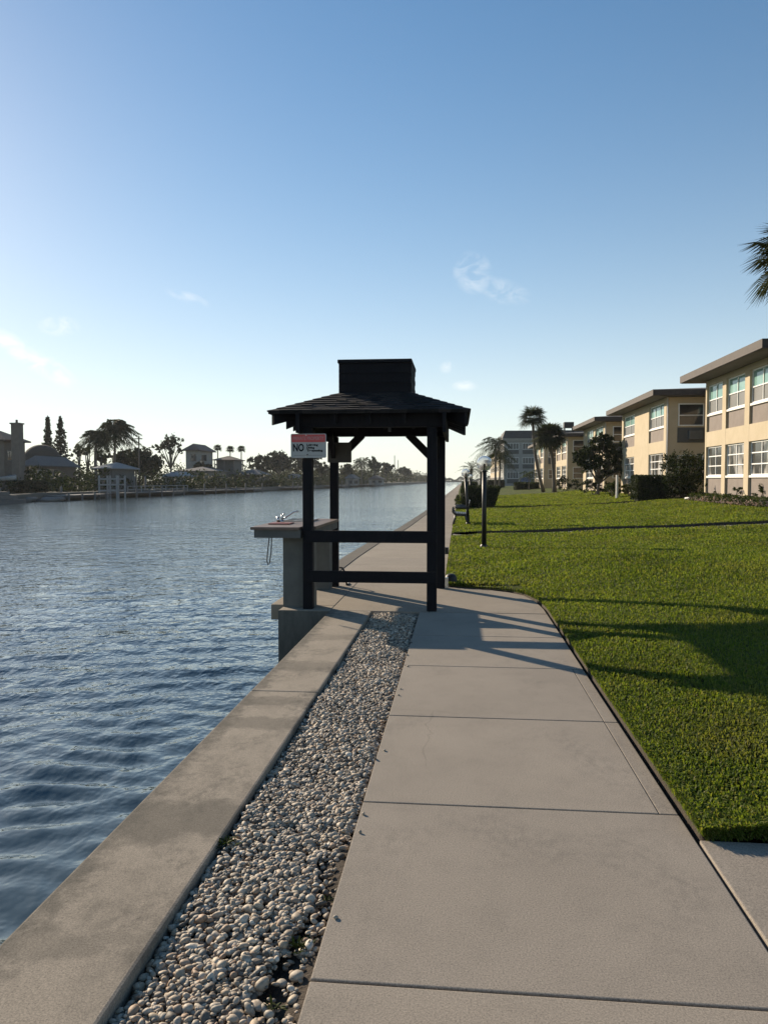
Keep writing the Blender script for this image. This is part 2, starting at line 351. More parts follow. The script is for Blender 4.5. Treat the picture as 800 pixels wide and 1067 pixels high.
# ------------------------------------------------------------------ pavements
def slab(mb, poly, z1, z0=-.14): mb.prism(poly, z0, z1)
side = MB()
J = [-2.0, -.4, 1.0, 2.36, 3.73, 5.14, 6.56, 7.86, 9.24]
for i in range(len(J)-1):
    g0 = .006; y0, y1 = J[i]+g0, J[i+1]-g0
    sl = -.004                                              # joints lean a touch
    if 3.4 < J[i] < 6.5:
        slab(side, [(-.468, y0), (.960, y0+sl), (.960, y1+sl), (-.468, y1)], .0); slab(side, [(.9635, y0+sl), (1.05, y0+sl), (1.05, y1+sl), (.9635, y1+sl)], -.0015)
    else: slab(side, [(-.468, y0), (1.05, y0+sl), (1.05, y1+sl), (-.468, y1)], .0)
so = side.build('sidewalk', M['path'], bevel=.005); structure(so)
br = MB(); slab(br, [(1.066, 2.0), (3.2, 2.0), (3.2, 3.46), (1.066, 3.46)], .004); slab(br, [(1.066, -2), (3.2, -2), (3.2, 1.985), (1.066, 1.985)], .004)
slab(br, [(3.212, 2.0), (9, 2.0), (9, 3.46), (3.212, 3.46)], .006)
structure(br.build('sidewalk', M['path'], bevel=.006))
pl = MB()
slab(pl, [(-1.56, 9.262), (-.50, 9.262), (-.36, 9.262), (-.36, 11.3), (-.36, 12.4), (-1.56, 12.4)], .0)
cur = [(1.05, 9.262), (1.05, 9.6), (1.01, 10.17), (.90, 10.72), (.72, 10.98), (.48, 11.18), (.03, 11.36), (-.21, 11.44)]
slab(pl, [(-.348, 9.262)]+cur+[(-.21, 12.4), (-.348, 12.4)], .0)
structure(pl.build('paved_slab', M['slab'], bevel=.006))
fw = MB(); Jf = [12.41, 14.36, 15.6, 17.4, 19.2, 21, 23.2, 25.6, 28.5, 32, 36, 40, 45, 50, 56, 62, 70, 80, 92, 110, 135, 170, 256, 420, 900]
for i in range(len(Jf)-1):
    y0, y1 = Jf[i]+.008, Jf[i+1]-.008
    a, b = float(interp(WALL_X, y0)), float(interp(WALL_X, y1)); cw = .30
    mid0, mid1 = -.62, -.62
    fw.prism([(a+cw, y0), (float(lawn_left(y0))-.03, y0), (float(lawn_left(y1))-.03, y1), (b+cw, y1)], -.14, 0)
structure(fw.build('sidewalk', M['slab']))
bed = MB().box(-1.05, 9.5, -2, 60, -.35, -.13).build('soil_bed', M['soil']); structure(bed)
land = MB(); ys = [-3, 60, 200, 400, 950]
land.add([(-1.2, -3, -.12), (400, -3, -.12), (400, 60, -.12), (-1.2, 60, -.12), (400, 950, -.12), (8, 950, -.12), (.3, 256, -.12)], [(0, 1, 2, 3), (3, 2, 4, 5, 6)])
# crossing walks in the lawn
def crosswalk(y0, y1):
    xs = np.concatenate([[-.17], np.linspace(.2, 16, 40)]); vs = []; fs = []
    for x in xs:
        for y in (y0, y1): vs.append((x, y, float(lawn_z(max(x, -.1), (y0+y1)/2))-.085 if x > .1 else -.002))
    for i in range(len(xs)-1): fs.append((2*i, 2*i+2, 2*i+3, 2*i+1))
    return structure(MB().add(vs, fs).build('crossing_path', M['path']))
crosswalk(21.55, 22.75); crosswalk(40.2, 41.5)

# ------------------------------------------------------------------ lawn
def grassmat():
    m, nt, out = newmat('lawn_turf'); p = pos(nt)
    a = noise(nt, .55, 4, .6, p); b = noise(nt, 9, 5, .65, p); f = noise(nt, 70, 3, .6, p)
    c = ramp(nt, a, [(.3, (.075, .105, .020)), (.55, (.110, .138, .028)), (.75, (.150, .150, .045))])
    c = mixc(nt, 1, c, ramp(nt, b, [(.3, (.55, .55, .5)), (.7, (1.3, 1.3, 1.2))]), 'MULTIPLY')
    c = mixc(nt, 1, c, ramp(nt, f, [(.3, (.35, .35, .3)), (.65, (1.2, 1.2, 1.1))]), 'MULTIPLY')
    h = mathn(nt, 'ADD', mathn(nt, 'MULTIPLY', b, .6), f)
    bsdf(nt, out, c, .9, 0, .15, h, .9, .05); return m
M['turf'] = grassmat()
vs, fs = [], []
def lawn_strip(y0, y1, n):
    Y = np.linspace(0, 1, n); Y = y0+(y1-y0)*Y
    U = np.concatenate([[0, 0, .012], np.linspace(.02, 1, 130)**1.8])
    b = len(vs); nu = len(U)
    for iy, y in enumerate(Y):
        xl = float(lawn_left(y)); X = xl+U*(min(60, 60)-xl)
        for j, x in enumerate(X):
            z = float(lawn_z(x, y)) if j > 0 else -.12
            z -= .03 if j == 1 else (.010 if j > 1 else 0)
            if iy in (0, n-1) and False: z = -.1
            vs.append((x, y, z))
    for i in range(n-1):
        for j in range(nu-1):
            fs.append((b+i*nu+j, b+i*nu+j+1, b+(i+1)*nu+j+1, b+(i+1)*nu+j))
    for end, i in ((0, 0), (1, n-1)):                       # cut turf face at each end
        bb = len(vs)
        for j in range(1, nu):
            x, y, z = vs[b+i*nu+j]; vs.append((x, y, -.12))
        for j in range(1, nu-1):
            q = (b+i*nu+j, bb+j-1, bb+j, b+i*nu+j+1); fs.append(q if end == 0 else q[::-1])
lawn_strip(3.475, 21.5, 220); lawn_strip(22.8, 40.1, 60); lawn_strip(41.6, 180, 90)
lawn = MB(); lawn.v, lawn.f = vs, fs
lo_ = structure(lawn.build('lawn', M['turf'], smooth=True)); lo_.data.materials.append(M['soil'])
for p_ in lo_.data.polygons:
    if abs(p_.normal.z) < .6: p_.material_index = 1
structure(land.build('land', M['bank']))

# grass blades
P = []
for yb in np.arange(3.47, 70, .4):
    ym = yb+.2; dens = min(9500, 9500*(4.6/ym)**1.75); x0 = 0.9 if ym < 11.5 else -.3
    x1 = min(.43*ym+1.2, 11.2); n_ = int(dens*.4*max(x1-x0, .3))
    xx = nr.uniform(x0, x1, n_); yy = nr.uniform(yb, yb+.4, n_)
    P.append(np.stack([xx, yy], 1))
    if ym < 30:                                             # fringe hanging over the edging
        ne = int(dens*.4*.09); ye = nr.uniform(yb, yb+.4, ne); P.append(np.stack([lawn_left(ye)+nr.uniform(-.002, .03, ne), ye], 1))
ne = 3200; P.append(np.stack([nr.uniform(1.05, 3.0, ne), nr.uniform(3.46, 3.52, ne)], 1))
P = np.concatenate(P); xx, yy = P[:, 0], P[:, 1]
ok = (xx > lawn_left(yy)-.013) & ~((yy > 21.45) & (yy < 22.85)) & ~((yy > 40.1) & (yy < 41.6)) & (yy > 3.46)
cl = np.sin(xx*2.3+1.1*np.sin(yy*1.7))+np.sin(yy*2.9+1.3*np.sin(xx*2.1)); ok &= (nr.random(len(xx)) < (.88+.06*cl))
xx, yy = xx[ok], yy[ok]; n = len(xx); zz = lawn_z(xx, yy)
sz = np.maximum(1, yy/7.0); hgt = nr.uniform(.021, .039, n)*np.minimum(sz, 1.9)**.7*(1+.10*cl[ok]); wid = nr.uniform(.0028, .0055, n)*sz
az = nr.uniform(0, 2*PI, n); lean = nr.uniform(.15, 1.15, n)
dx, dy = np.cos(az), np.sin(az); px_, py_ = -dy, dx
mid = np.stack([xx+dx*hgt*lean*.35, yy+dy*hgt*lean*.35, zz-.012+hgt*.68], 1)
tip = np.stack([xx+dx*hgt*lean, yy+dy*hgt*lean, zz-.012+hgt*(1.05-.35*np.minimum(lean, 1))], 1)
base = np.stack([xx, yy, zz-.015], 1); sd = np.stack([px_*wid, py_*wid, np.zeros(n)], 1)
V = np.stack([base-sd*.6, base+sd*.6, mid+sd, mid-sd, tip], 1).reshape(-1, 3)
def edge_blades(x, y, z, nx, ny):
    m_ = len(x); h_ = nr.uniform(.015, .04, m_); wd_ = nr.uniform(.0022, .0042, m_); tx = nr.normal(0, .5, m_)
    ox = nx*h_*nr.uniform(.4, 1, m_)+ny*tx*h_; oy = ny*h_*nr.uniform(.4, 1, m_)+nx*tx*h_; oz = h_*nr.uniform(-.5, 1.0, m_)
    B_ = np.stack([x, y, z], 1); S_ = np.stack([-ny*wd_, nx*wd_, np.zeros(m_)], 1); O_ = np.stack([ox, oy, oz], 1)
    Md = B_+O_*.55+np.array([0, 0, .006]); T_ = B_+O_
    return np.stack([B_-S_*.6, B_+S_*.6, Md+S_, Md-S_, T_], 1).reshape(-1, 3)
e1 = nr.uniform(1.083, 3.2, 4200); z1e = lawn_z(e1, np.full(4200, 3.48))*nr.uniform(.15, 1.0, 4200)
V = np.concatenate([V, edge_blades(e1, np.full(4200, 3.474), z1e, np.zeros(4200), -np.ones(4200))]); n += 4200
e2 = 3.48+(10.9-3.48)*nr.random(4600)**1.4; z2e = .045*nr.uniform(.3, 1.05, 4600)
V = np.concatenate([V, edge_blades(lawn_left(e2)+.004, e2, z2e, -np.ones(4600)*.6, np.zeros(4600))]); n += 4600
k = (np.arange(n)*5)[:, None]
L = np.concatenate([k+np.array([[0, 1, 2, 3]]), k+np.array([[3, 2, 4]])], 1).ravel()
S = np.tile([4, 3], n)
M['blade'] = foliage('grass_blades', (.060, .092, .016), (.092, .128, .022), (.135, .150, .042), .5, .6, .12, .6, (1.5, 1.45, .6))
tag(npmesh('grass', V, L, S, M['blade']), 'short coarse green grass blades of the lawn beside the walk', 'grass', kind='stuff')

# ------------------------------------------------------------------ seawall
sw = thing('seawall', 'long weathered concrete seawall with flat cap along the canal', 'seawall', (-1.3, 4, 0))
cp = MB()
for a, b in ((-2.0, 1.9), (1.9, 5.61), (5.61, 9.19)):
    cp.box(-1.555, -1.045, a+.002, b-.002, -.22, .012)
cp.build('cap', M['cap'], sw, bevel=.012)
cp = MB()
for i in range(len(Jf)-1):
    y0, y1 = Jf[i]+.004, Jf[i+1]-.004; a, b = float(interp(WALL_X, y0)), float(interp(WALL_X, y1))
    cp.prism([(a, y0), (a+.29, y0), (b+.29, y1), (b, y1)], -.22, .010)
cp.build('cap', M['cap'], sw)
fc = MB(); fc.box(-1.50, -1.15, -2, 9.19, -3, -.222)
fc.box(-2.20, -1.30, 9.20, 12.4, -3, -.002)
for i in range(len(Jf)-1):
    y0, y1 = Jf[i], Jf[i+1]; a, b = float(interp(WALL_X, y0)), float(interp(WALL_X, y1))
    fc.prism([(a+.06, y0), (a+.5, y0), (b+.5, y1), (b+.06, y1)], -3, -.224)
fc.build('wall_face', M['wall_wet'], sw)
lip = MB().box(-2.39, -1.565, 9.60, 12.4, -.19, .004); lip.box(-2.19, -1.565, 9.204, 9.595, -.12, .003)
lip.build('platform_ledge', M['slab'], sw, bevel=.01)

# ------------------------------------------------------------------ gravel
def ico():
    bm = bmesh.new(); bmesh.ops.create_icosphere(bm, subdivisions=2, radius=1)
    v = np.array([q.co[:] for q in bm.verts]); f = np.array([[x.index for x in q.verts] for q in bm.faces]); bm.free(); return v, f
IV, IF = ico()
def ico1():
    bm = bmesh.new(); bmesh.ops.create_icosphere(bm, subdivisions=1, radius=1)
    v = np.array([q.co[:] for q in bm.verts]); f = np.array([[x.index for x in q.verts] for q in bm.faces]); bm.free(); return v, f
IV1, IF1 = ico1()
def stones(name, centers, size, mat, base=(IV, IF), flat=.62):
    n = len(centers); iv, jf = base
    ya, ta, tb_ = nr.uniform(0, 2*PI, n), nr.normal(0, .32, n), nr.normal(0, .32, n); o1, z1_ = np.ones(n), np.zeros(n)
    Rz = np.stack([np.cos(ya), -np.sin(ya), z1_, np.sin(ya), np.cos(ya), z1_, z1_, z1_, o1], 1).reshape(n, 3, 3)
    Rx = np.stack([o1, z1_, z1_, z1_, np.cos(ta), -np.sin(ta), z1_, np.sin(ta), np.cos(ta)], 1).reshape(n, 3, 3)
    Ry = np.stack([np.cos(tb_), z1_, np.sin(tb_), z1_, o1, z1_, -np.sin(tb_), z1_, np.cos(tb_)], 1).reshape(n, 3, 3)
    Q = Rx@Ry@Rz
    ax = np.stack([size*nr.uniform(.95, 1.45, n), size*nr.uniform(.75, 1.05, n), size*nr.uniform(.5, .8, n)], 1)
    wob = 1+.16*np.sin(iv[None]@nr.normal(size=(n, 3, 1))*2.2+nr.uniform(0, 6, (n, 1, 1)))[:, :, 0]
    lv = iv[None]*wob[:, :, None]*ax[:, None, :]
    lv = np.einsum('nij,nvj->nvi', Q, lv); lv[:, :, 2] *= flat+.35
    V = (lv+centers[:, None, :]).reshape(-1, 3)
    Fk = (jf[None]+(np.arange(n)*len(iv))[:, None, None]).reshape(-1)
    return npmesh(name, V, Fk, np.full(n*len(jf), 3), mat, None, True)
m, nt, out = newmat('river_pebbles'); g = N(nt, 'ShaderNodeNewGeometry'); isl = g.outputs['Random Per Island']
cc = ramp(nt, isl, [(0, (.06, .055, .05)), (.16, (.19, .17, .15)), (.3, (.36, .31, .25)), (.45, (.46, .42, .37)), (.55, (.22, .215, .20)), (.68, (.50, .46, .40)), (.78, (.30, .21, .15)), (.86, (.42, .36, .28)), (1, (.66, .63, .58))])
cc = mixc(nt, 1, cc, (1.02, .95, .84), 'MULTIPLY'); cc = mixc(nt, .75, cc, ramp(nt, noise(nt, 90, 4, .6, g.outputs['Position']), [(.3, (.62, .6, .58)), (.65, (1.1, 1.08, 1.06))]), 'MULTIPLY')
bsdf(nt, out, cc, .65, 0, .35, noise(nt, 200, 3, .6, g.outputs['Position']), .25, .003)
M['pebble'] = m
cs, ss = [], []
for layer, (dz, cnt) in enumerate(((-.040, 12000), (-.027, 15000), (-.016, 11000))):
    x = nr.uniform(-1.035, -.475, cnt); y = 1.3+(9.22-1.3)*nr.random(cnt)**1.12
    s = np.clip(nr.lognormal(math.log(.0098), .34, cnt), .005, .021)
    h = dz+.008*np.sin(x*9+y*3.1)+.006*np.sin(y*7.3)
    edge = np.minimum(x+1.04, -.47-x); keep = np.ones(cnt, bool)
    bare = (x > -.60+.05*np.sin(y*5)) & (y < 3.2) & (y > 1.9); keep &= ~(bare & (nr.random(cnt) < .82))
    if layer == 2: keep &= edge > .03
    cs.append(np.stack([x, y, h], 1)[keep]); ss.append(s[keep])
# a few strays on the walk edge
cnt = 11; cs.append(np.stack([nr.uniform(-.49, -.43, cnt), nr.uniform(2.2, 8.5, cnt), np.full(cnt, .005)], 1)); ss.append(nr.uniform(.007, .011, cnt))
tag(stones('gravel', np.concatenate(cs), np.concatenate(ss), M['pebble']), 'pale river pebble strip between seawall cap and walk', 'gravel', kind='stuff')
dirt = MB(); xs = np.linspace(-1.044, -.469, 24); ysd = np.linspace(1.0, 9.25, 160); b = 0
for y in ysd:
    for x in xs: dirt.v.append((x, y, -.07+.02*math.sin(7*x+3*y)*math.sin(5*y)+(.045 if x > -.58 and y < 3.3 else 0)*min(1, (x+.6)*9 if x > -.6 else 0)))
for i in range(len(ysd)-1):
    for j in range(len(xs)-1): dirt.f.append((i*24+j, i*24+j+1, (i+1)*24+j+1, (i+1)*24+j))
structure(dirt.build('gravel_soil', M['soil'], smooth=True))

# ------------------------------------------------------------------ leaf helpers
def leafquads(C, size, upbias=0., seed=0):
    n = len(C); A = nr.normal(size=(n, 3)); A[:, 2] += upbias; A /= np.linalg.norm(A, axis=1)[:, None]
    B = np.cross(A, nr.normal(size=(n, 3))); B /= np.linalg.norm(B, axis=1)[:, None]; D = np.cross(A, B)
    s = (size*nr.uniform(.6, 1.3, n))[:, None]
    q = np.stack([C-B*s, C-D*s*.45+A*s*.1, C+B*s, C+D*s*.45+A*s*.1], 1)
    return q.reshape(-1, 3)
def leafmesh(name, C, size, mat, parent=None, upbias=0.):
    V = leafquads(C, size, upbias); n = len(C)
    return npmesh(name, V, np.arange(4*n), np.full(n, 4), mat, parent)
def blob_points(lobes, n, hollow=.55):
    """points in ellipsoid lobes [(cx,cy,cz,rx,ry,rz)], denser towards the skin and gathered into sprays"""
    vol = np.array([l[3]*l[4]*l[5] for l in lobes])**.7; cnt = (n*vol/vol.sum()).astype(int)+1; out = []
    for l, c_ in zip(lobes, cnt):
        ns = max(6, c_//22); d = nr.normal(size=(ns, 3)); d /= np.linalg.norm(d, axis=1)[:, None]
        r = hollow+(1.04-hollow)*nr.random(ns)**.6
        tips = d*r[:, None]
        pick = nr.integers(0, ns, c_); p = tips[pick]+nr.normal(size=(c_, 3))*.13
        out.append(p*np.array(l[3:6])+np.array(l[:3]))
    return np.concatenate(out)
def limbs(mb, base, lobes, r0, k=7):
    base = Vector(base)
    cz = sum(l[2] for l in lobes)/len(lobes); fork = base+Vector((0, 0, (cz-base.z)*.45))
    fork.x += r0*rnd.uniform(-1, 1); mb.tube([base, base.lerp(fork, .5)+Vector((rnd.uniform(-r0, r0)*.5, 0, 0)), fork], [r0*1.25, r0*.95, r0*.8], k)
    for l in lobes:
        t = Vector(l[:3]); m_ = fork.lerp(t, .55)+Vector((rnd.uniform(-.2, .2), rnd.uniform(-.2, .2), .1))*r0*4
        mb.tube([fork-Vector((0, 0, r0*.3)), m_, t, t+Vector((rnd.uniform(-.3, .3), rnd.uniform(-.3, .3), .5))*l[5]], [r0*.62, r0*.4, r0*.2, r0*.06], 6)
def tree(name, label, base, lobes, n, leaf, mat='leaf_far', r0=.2, hollow=.5, group=None, cat='tree'):
    t = thing(name, label, cat, base, group)
    mb = MB(); limbs(mb, base, lobes, r0); mb.build('trunk', M['bark'], t, True)
    leafmesh('crown', blob_points(lobes, n, hollow), leaf, M[mat], t)
    return t
def rlobes(c, rx, ry, rz, n, seed, spread=.62, sz=(.38, .6)):
    r = random.Random(seed); L_ = []
    for i in range(n):
        a = 2*PI*i/n+r.uniform(-.4, .4); q = r.uniform(.35, 1)*spread; zz = r.uniform(-.5, .6)
        s = r.uniform(*sz)
        L_.append((c[0]+math.cos(a)*q*rx, c[1]+math.sin(a)*q*ry, c[2]+zz*rz*.8, rx*s, ry*s, rz*s*.9))
    L_.append((c[0], c[1], c[2]+.1*rz, rx*.6, ry*.6, rz*.7)); return L_
def fan_leaf(V, o, d, length, nb=16, spread=1.75, droop=.35, wd=.05):
    d = d.normalized(); rt = d.cross(Vector((0, 0, 1)))
    rt = rt.normalized() if rt.length > .05 else Vector((1, 0, 0)); up = rt.cross(d)
    for i in range(nb):
        a = (i/(nb-1)-.5)*2*spread; L_ = length*(.72+.28*math.cos(a*.9))*rnd.uniform(.9, 1.05)
        dd = d*math.cos(a)+rt*math.sin(a); fold = up*(.12*abs(math.sin(a)))
        sdv = (d*-math.sin(a)+rt*math.cos(a))*wd
        m_ = o+dd*L_*.55+fold*L_; tp = o+dd*L_+Vector((0, 0, -droop*L_*rnd.uniform(.5, 1.2)))
        V += [o-sdv*.2, m_-sdv, tp, m_+sdv]
def quads(name, V, mat, parent):
    V = np.array([tuple(v) for v in V]); n = len(V)//4
    return npmesh(name, V, np.arange(4*n), np.full(n, 4), mat, parent)
def trunk_tube(base, top, r0, r1, bend=0., n=8):
    pts, rr = [], []
    b, t = Vector(base), Vector(top)
    for i in range(n+1):
        s = i/n; p = b.lerp(t, s); p.x += bend*math.sin(PI*s); pts.append(p); rr.append((r0+(r1-r0)*s)*(1+.25*max(0, .12-s)/.12)*(1+.04*math.sin(i*2.1)))
    return MB().tube(pts, rr, 10)
def fan_palm(name, label, base, top, crown, nleaf, r0=.17, bend=0., group=None, lenf=.62, mat='leaf_palm', wd=.05, nb=16):
    t = thing(name, label, 'palm tree', base, group); V = []
    trunk_tube(base, top, r0, r0*.8, bend).build('trunk', M['palmbark'], t, True)
    o = Vector(top); pet = MB()
    for i in range(nleaf):
        a = i*2.39996; el = math.asin(max(-1, min(1, 1-1.62*(i+.5)/nleaf)))+rnd.uniform(-.12, .12)
        d = Vector((math.cos(a)*math.cos(el), math.sin(a)*math.cos(el), math.sin(el)))
        pl_ = crown*(1-lenf)*rnd.uniform(.85, 1.15); e = o+d*pl_+Vector((0, 0, .1*crown*math.cos(el)))
        for q in range(1): V += [o-Vector((0, 0, .02)), o.lerp(e, .5)+Vector((.015, .015, .02)), e, o.lerp(e, .5)-Vector((.015, .015, .02))]
        dl = (d+Vector((0, 0, -.08))).normalized()
        fan_leaf(V, e, dl, crown*lenf*rnd.uniform(.9, 1.1), nb, 1.8, .22, wd*crown/1.6)
    quads('crown', V, M[mat], t); return t
def feather_palm(name, label, base, top, length, nf, r0=.16, bend=0., group=None, wind=(0, 0), up=.9, droop=1.0, mat='leaf_palm', lf=.34, wd=.035, ns=16):
    t = thing(name, label, 'palm tree', base, group); V = []
    trunk_tube(base, top, r0, r0*.7, bend).build('trunk', M['palmbark'], t, True)
    o = Vector(top); wv = Vector((*wind, 0))
    for i in range(nf):
        a = i*2.39996+rnd.uniform(-.2, .2); el = up*(1-1.65*i/nf)+rnd.uniform(-.1, .1)
        h = Vector((math.cos(a), math.sin(a), 0)); Lf = length*rnd.uniform(.85, 1.1); pp = []
        for k_ in range(ns+1):
            s = k_/ns
            p = o+(h*math.cos(el)+Vector((0, 0, math.sin(el))))*Lf*s+Vector((0, 0, -droop*Lf*.62*s*s*(1 if el > -.2 else .6)))+wv*Lf*s*s
            pp.append(p)
        for k_ in range(1, ns+1):
            p, q = pp[k_-1], pp[k_]; dv = (q-p).normalized(); sv = dv.cross(Vector((0, 0, 1)))
            sv = sv.normalized() if sv.length > .01 else Vector((1, 0, 0)); s = k_/ns
            ll = lf*length*(.35+.9*math.sin(PI*min(1, s*.92+.08)))*.7
            th = .012*length*(1-s*.8); V += [p-sv*th, q-sv*th, q+sv*th, p+sv*th]
            for sg in (-1, 1):
                tp = q+(sv*sg*.75+dv*.55+Vector((0, 0, -.55*rnd.uniform(.6, 1.4))))*ll+wv*ll*.5
                sd_ = dv*wd*length*.5
                mm = q.lerp(tp, .5)+Vector((0, 0, .06*ll)); V += [q, mm-sd_, tp, mm+sd_]
    quads('crown', V, M[mat], t); return t
def shrub(name, label, lobes, n, leaf, mat='leaf', group=None, cat='shrub', base=None, hollow=.72):
    b = base or (lobes[0][0], lobes[0][1], float(lawn_z(lobes[0][0], lobes[0][1])))
    t = thing(name, label, cat, b, group); mb = MB()
    for l in lobes[:6]: mb.tube([(b[0], b[1], b[2]-.05), ((b[0]+l[0])/2, (b[1]+l[1])/2, b[2]+(l[2]-b[2])*.6), l[:3]], [.035, .025, .01], 5)
    mb.build('stem', M['bark'], t, True)
    leafmesh('foliage', blob_points(lobes, n, hollow), leaf, M[mat], t); return t
def hedge(name, label, x0, x1, y0, y1, z0, z1, n, leaf, flare=0., mat='leaf', group=None):
    t = thing(name, label, 'hedge', ((x0+x1)/2, (y0+y1)/2, z0), group)
    e = .07; fl = flare*.75
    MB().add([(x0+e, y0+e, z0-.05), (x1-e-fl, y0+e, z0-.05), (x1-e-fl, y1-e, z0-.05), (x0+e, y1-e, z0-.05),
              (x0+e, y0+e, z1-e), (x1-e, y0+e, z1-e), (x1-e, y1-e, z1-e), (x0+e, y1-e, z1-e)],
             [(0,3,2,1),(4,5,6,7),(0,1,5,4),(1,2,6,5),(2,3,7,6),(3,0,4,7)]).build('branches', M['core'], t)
    p = nr.random((n, 3)); f = nr.integers(0, 5, n)
    for ax, val, k_ in ((0, 0, 0), (0, 1, 1), (1, 0, 2), (2, 1, 3), (1, 1, 4)):
        sel = f == k_; p[sel, ax] = np.clip(val+nr.normal(0, .03, sel.sum()), -.05, 1.05)
    X1 = x1-fl*(1-p[:, 2]); P_ = np.stack([x0+(X1-x0)*p[:, 0], y0+(y1-y0)*p[:, 1], z0+(z1-z0)*p[:, 2]], 1)
    P_ += nr.normal(0, .02, P_.shape)
    leafmesh('foliage', P_, leaf, M[mat], t); return t

# ------------------------------------------------------------------ gazebo
GC = Vector((-1.085, 10.35)); HE, HT, ZE, ZT = 1.21, .46, 2.43, 2.72
gz = thing('gazebo', 'dark stained timber shelter with shingled hip roof at the water edge', 'gazebo', (GC.x, GC.y, 0))
PX, PY = (-1.85, -.325), (9.35, 11.35); PW = .06
for x in PX:
    for y in PY:
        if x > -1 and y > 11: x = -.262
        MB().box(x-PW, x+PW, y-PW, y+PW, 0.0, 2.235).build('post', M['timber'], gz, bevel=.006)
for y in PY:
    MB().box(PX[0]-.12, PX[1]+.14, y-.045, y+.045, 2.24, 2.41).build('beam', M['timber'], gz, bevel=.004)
for x, s in ((PX[0]-PW-.025, -1), (PX[1]+PW+.09, 1)):
    MB().box(x-.022, x+.022, 9.12, 11.58, 2.165, 2.40).build('beam', M['timber'], gz, bevel=.004)
yr = 9.35-PW-.022
for z0, z1 in ((.345, .485), (.835, .98)):
    MB().box(PX[0]-.02, PX[1]+.05, yr-.02, yr+.02, z0, z1).build('rail', M['timber'], gz, bevel=.004)
for y in (PY[1],):
    for x, s in ((PX[0], 1), (PX[1], -1)):
        MB().beam((x+s*.05, y, 1.90), (x+s*.42, y, 2.27), .08, .115).build('brace', M['timber'], gz, bevel=.004)
for x, s in ((PX[0], 1), (PX[1], 1)):
    for y, q in ((PY[0], 1), (PY[1], -1)):
        MB().beam((x, y+q*.05, 1.95), (x, y+q*.36, 2.26), .07, .10).build('brace', M['timber'], gz, bevel=.004)
def roofz(r): return ZE+(HE-r)*(ZT-ZE)/(HE-HT)
def rafter(dx, dy, r0, r1, off=(0, 0), wd=.045, dp=.15):
    a = Vector((GC.x+dx*r0+off[0], GC.y+dy*r0+off[1], roofz(r0)-.035)); b_ = Vector((GC.x+dx*r1+off[0], GC.y+dy*r1+off[1], roofz(r1)-.035))
    h = Vector((dx, dy, 0)).normalized(); s = Vector((-h.y, h.x, 0))*wd
    MB().add([a-s/2, a+s/2, b_+s/2, b_-s/2]+[q-Vector((0, 0, dp)) for q in (a-s/2, a+s/2, b_+s/2, b_-s/2)],
             [(3,2,1,0),(4,5,6,7),(0,1,5,4),(1,2,6,5),(2,3,7,6),(3,0,4,7)]).build('rafter', M['timber'], gz)
for dx in (-1, 1):
    for dy in (-1, 1): rafter(dx, dy, .40, 1.165)
for k_ in (-.42, 0, .42):
    rafter(-1, 0, .45, 1.165, (0, k_)); rafter(1, 0, .45, 1.165, (0, k_)); rafter(0, -1, .45, 1.15, (k_, 0)); rafter(0, 1, .45, 1.15, (k_, 0))
# roof: deck with stepped shingle courses, tabs cut in
def ring(mb, r0, z0, r1, z1):
    c4 = [(-1, -1), (1, -1), (1, 1), (-1, 1)]
    mb.add([(GC.x+a*r0, GC.y+b_*r0, z0) for a, b_ in c4]+[(GC.x+a*r1, GC.y+b_*r1, z1) for a, b_ in c4], [(i, (i+1) % 4, 4+(i+1) % 4, 4+i) for i in range(4)])
dk = MB(); ring(dk, HT-.02, roofz(HT-.02)-.034, HE, ZE-.034); ring(dk, HE, ZE-.034, HE, ZE-.004)
NC = 8
for i in range(NC):
    ra = HE+.012-(HE-HT)*i/NC; rb = HE-(HE-HT)*(i+1)/NC-.01
    ring(dk, ra, roofz(ra)-.004, ra, roofz(ra)+.012); ring(dk, ra, roofz(ra)+.012, rb, roofz(rb)+.002)
m, nt, out = newmat('asphalt_shingles'); p = objc(nt)
v = N(nt, 'ShaderNodeTexVoronoi'); v.inputs['Scale'].default_value = 7; nt.links.new(mapping(nt, p, (1, 1, .4)), v.inputs['Vector'])
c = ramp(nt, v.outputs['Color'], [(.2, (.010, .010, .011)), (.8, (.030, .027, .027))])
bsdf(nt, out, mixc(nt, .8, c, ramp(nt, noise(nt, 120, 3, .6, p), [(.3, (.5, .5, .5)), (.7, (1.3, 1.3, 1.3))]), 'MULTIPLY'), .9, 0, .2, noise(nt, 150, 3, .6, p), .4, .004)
M['shingle'] = m
tb = dk                                                   # raised shingle tabs
for side_ in range(4):
    ca, sa = [(1, 0), (0, 1), (-1, 0), (0, -1)][side_]
    for i in range(NC):
        ra = HE+.008-(HE-HT)*i/NC; rb = ra-(HE-HT)/NC*.96; x = -ra+.02
        while x < ra-.05:
            wdt = rnd.uniform(.10, .17); x1 = min(x+wdt, ra-.01)
            if rnd.random() < .62 and abs(x) < rb and abs(x1) < rb:
                zz = .014+rnd.uniform(.001, .006)
                def tp(u, r, dz): return (GC.x+(u*ca-(-r)*sa*-1 if False else u*ca+r*sa), GC.y+(u*sa-r*ca), roofz(r)+dz)
                q = [tp(x, ra, zz), tp(x1, ra, zz), tp(x1, rb, .004), tp(x, rb, .004), tp(x, ra, .010), tp(x1, ra, .010)]
                tb.add(q, [(0, 1, 2, 3), (4, 5, 1, 0)])
            x = x1+.006
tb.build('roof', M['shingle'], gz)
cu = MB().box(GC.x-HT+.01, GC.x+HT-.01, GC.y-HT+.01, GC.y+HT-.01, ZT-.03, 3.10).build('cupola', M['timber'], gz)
sl = MB()
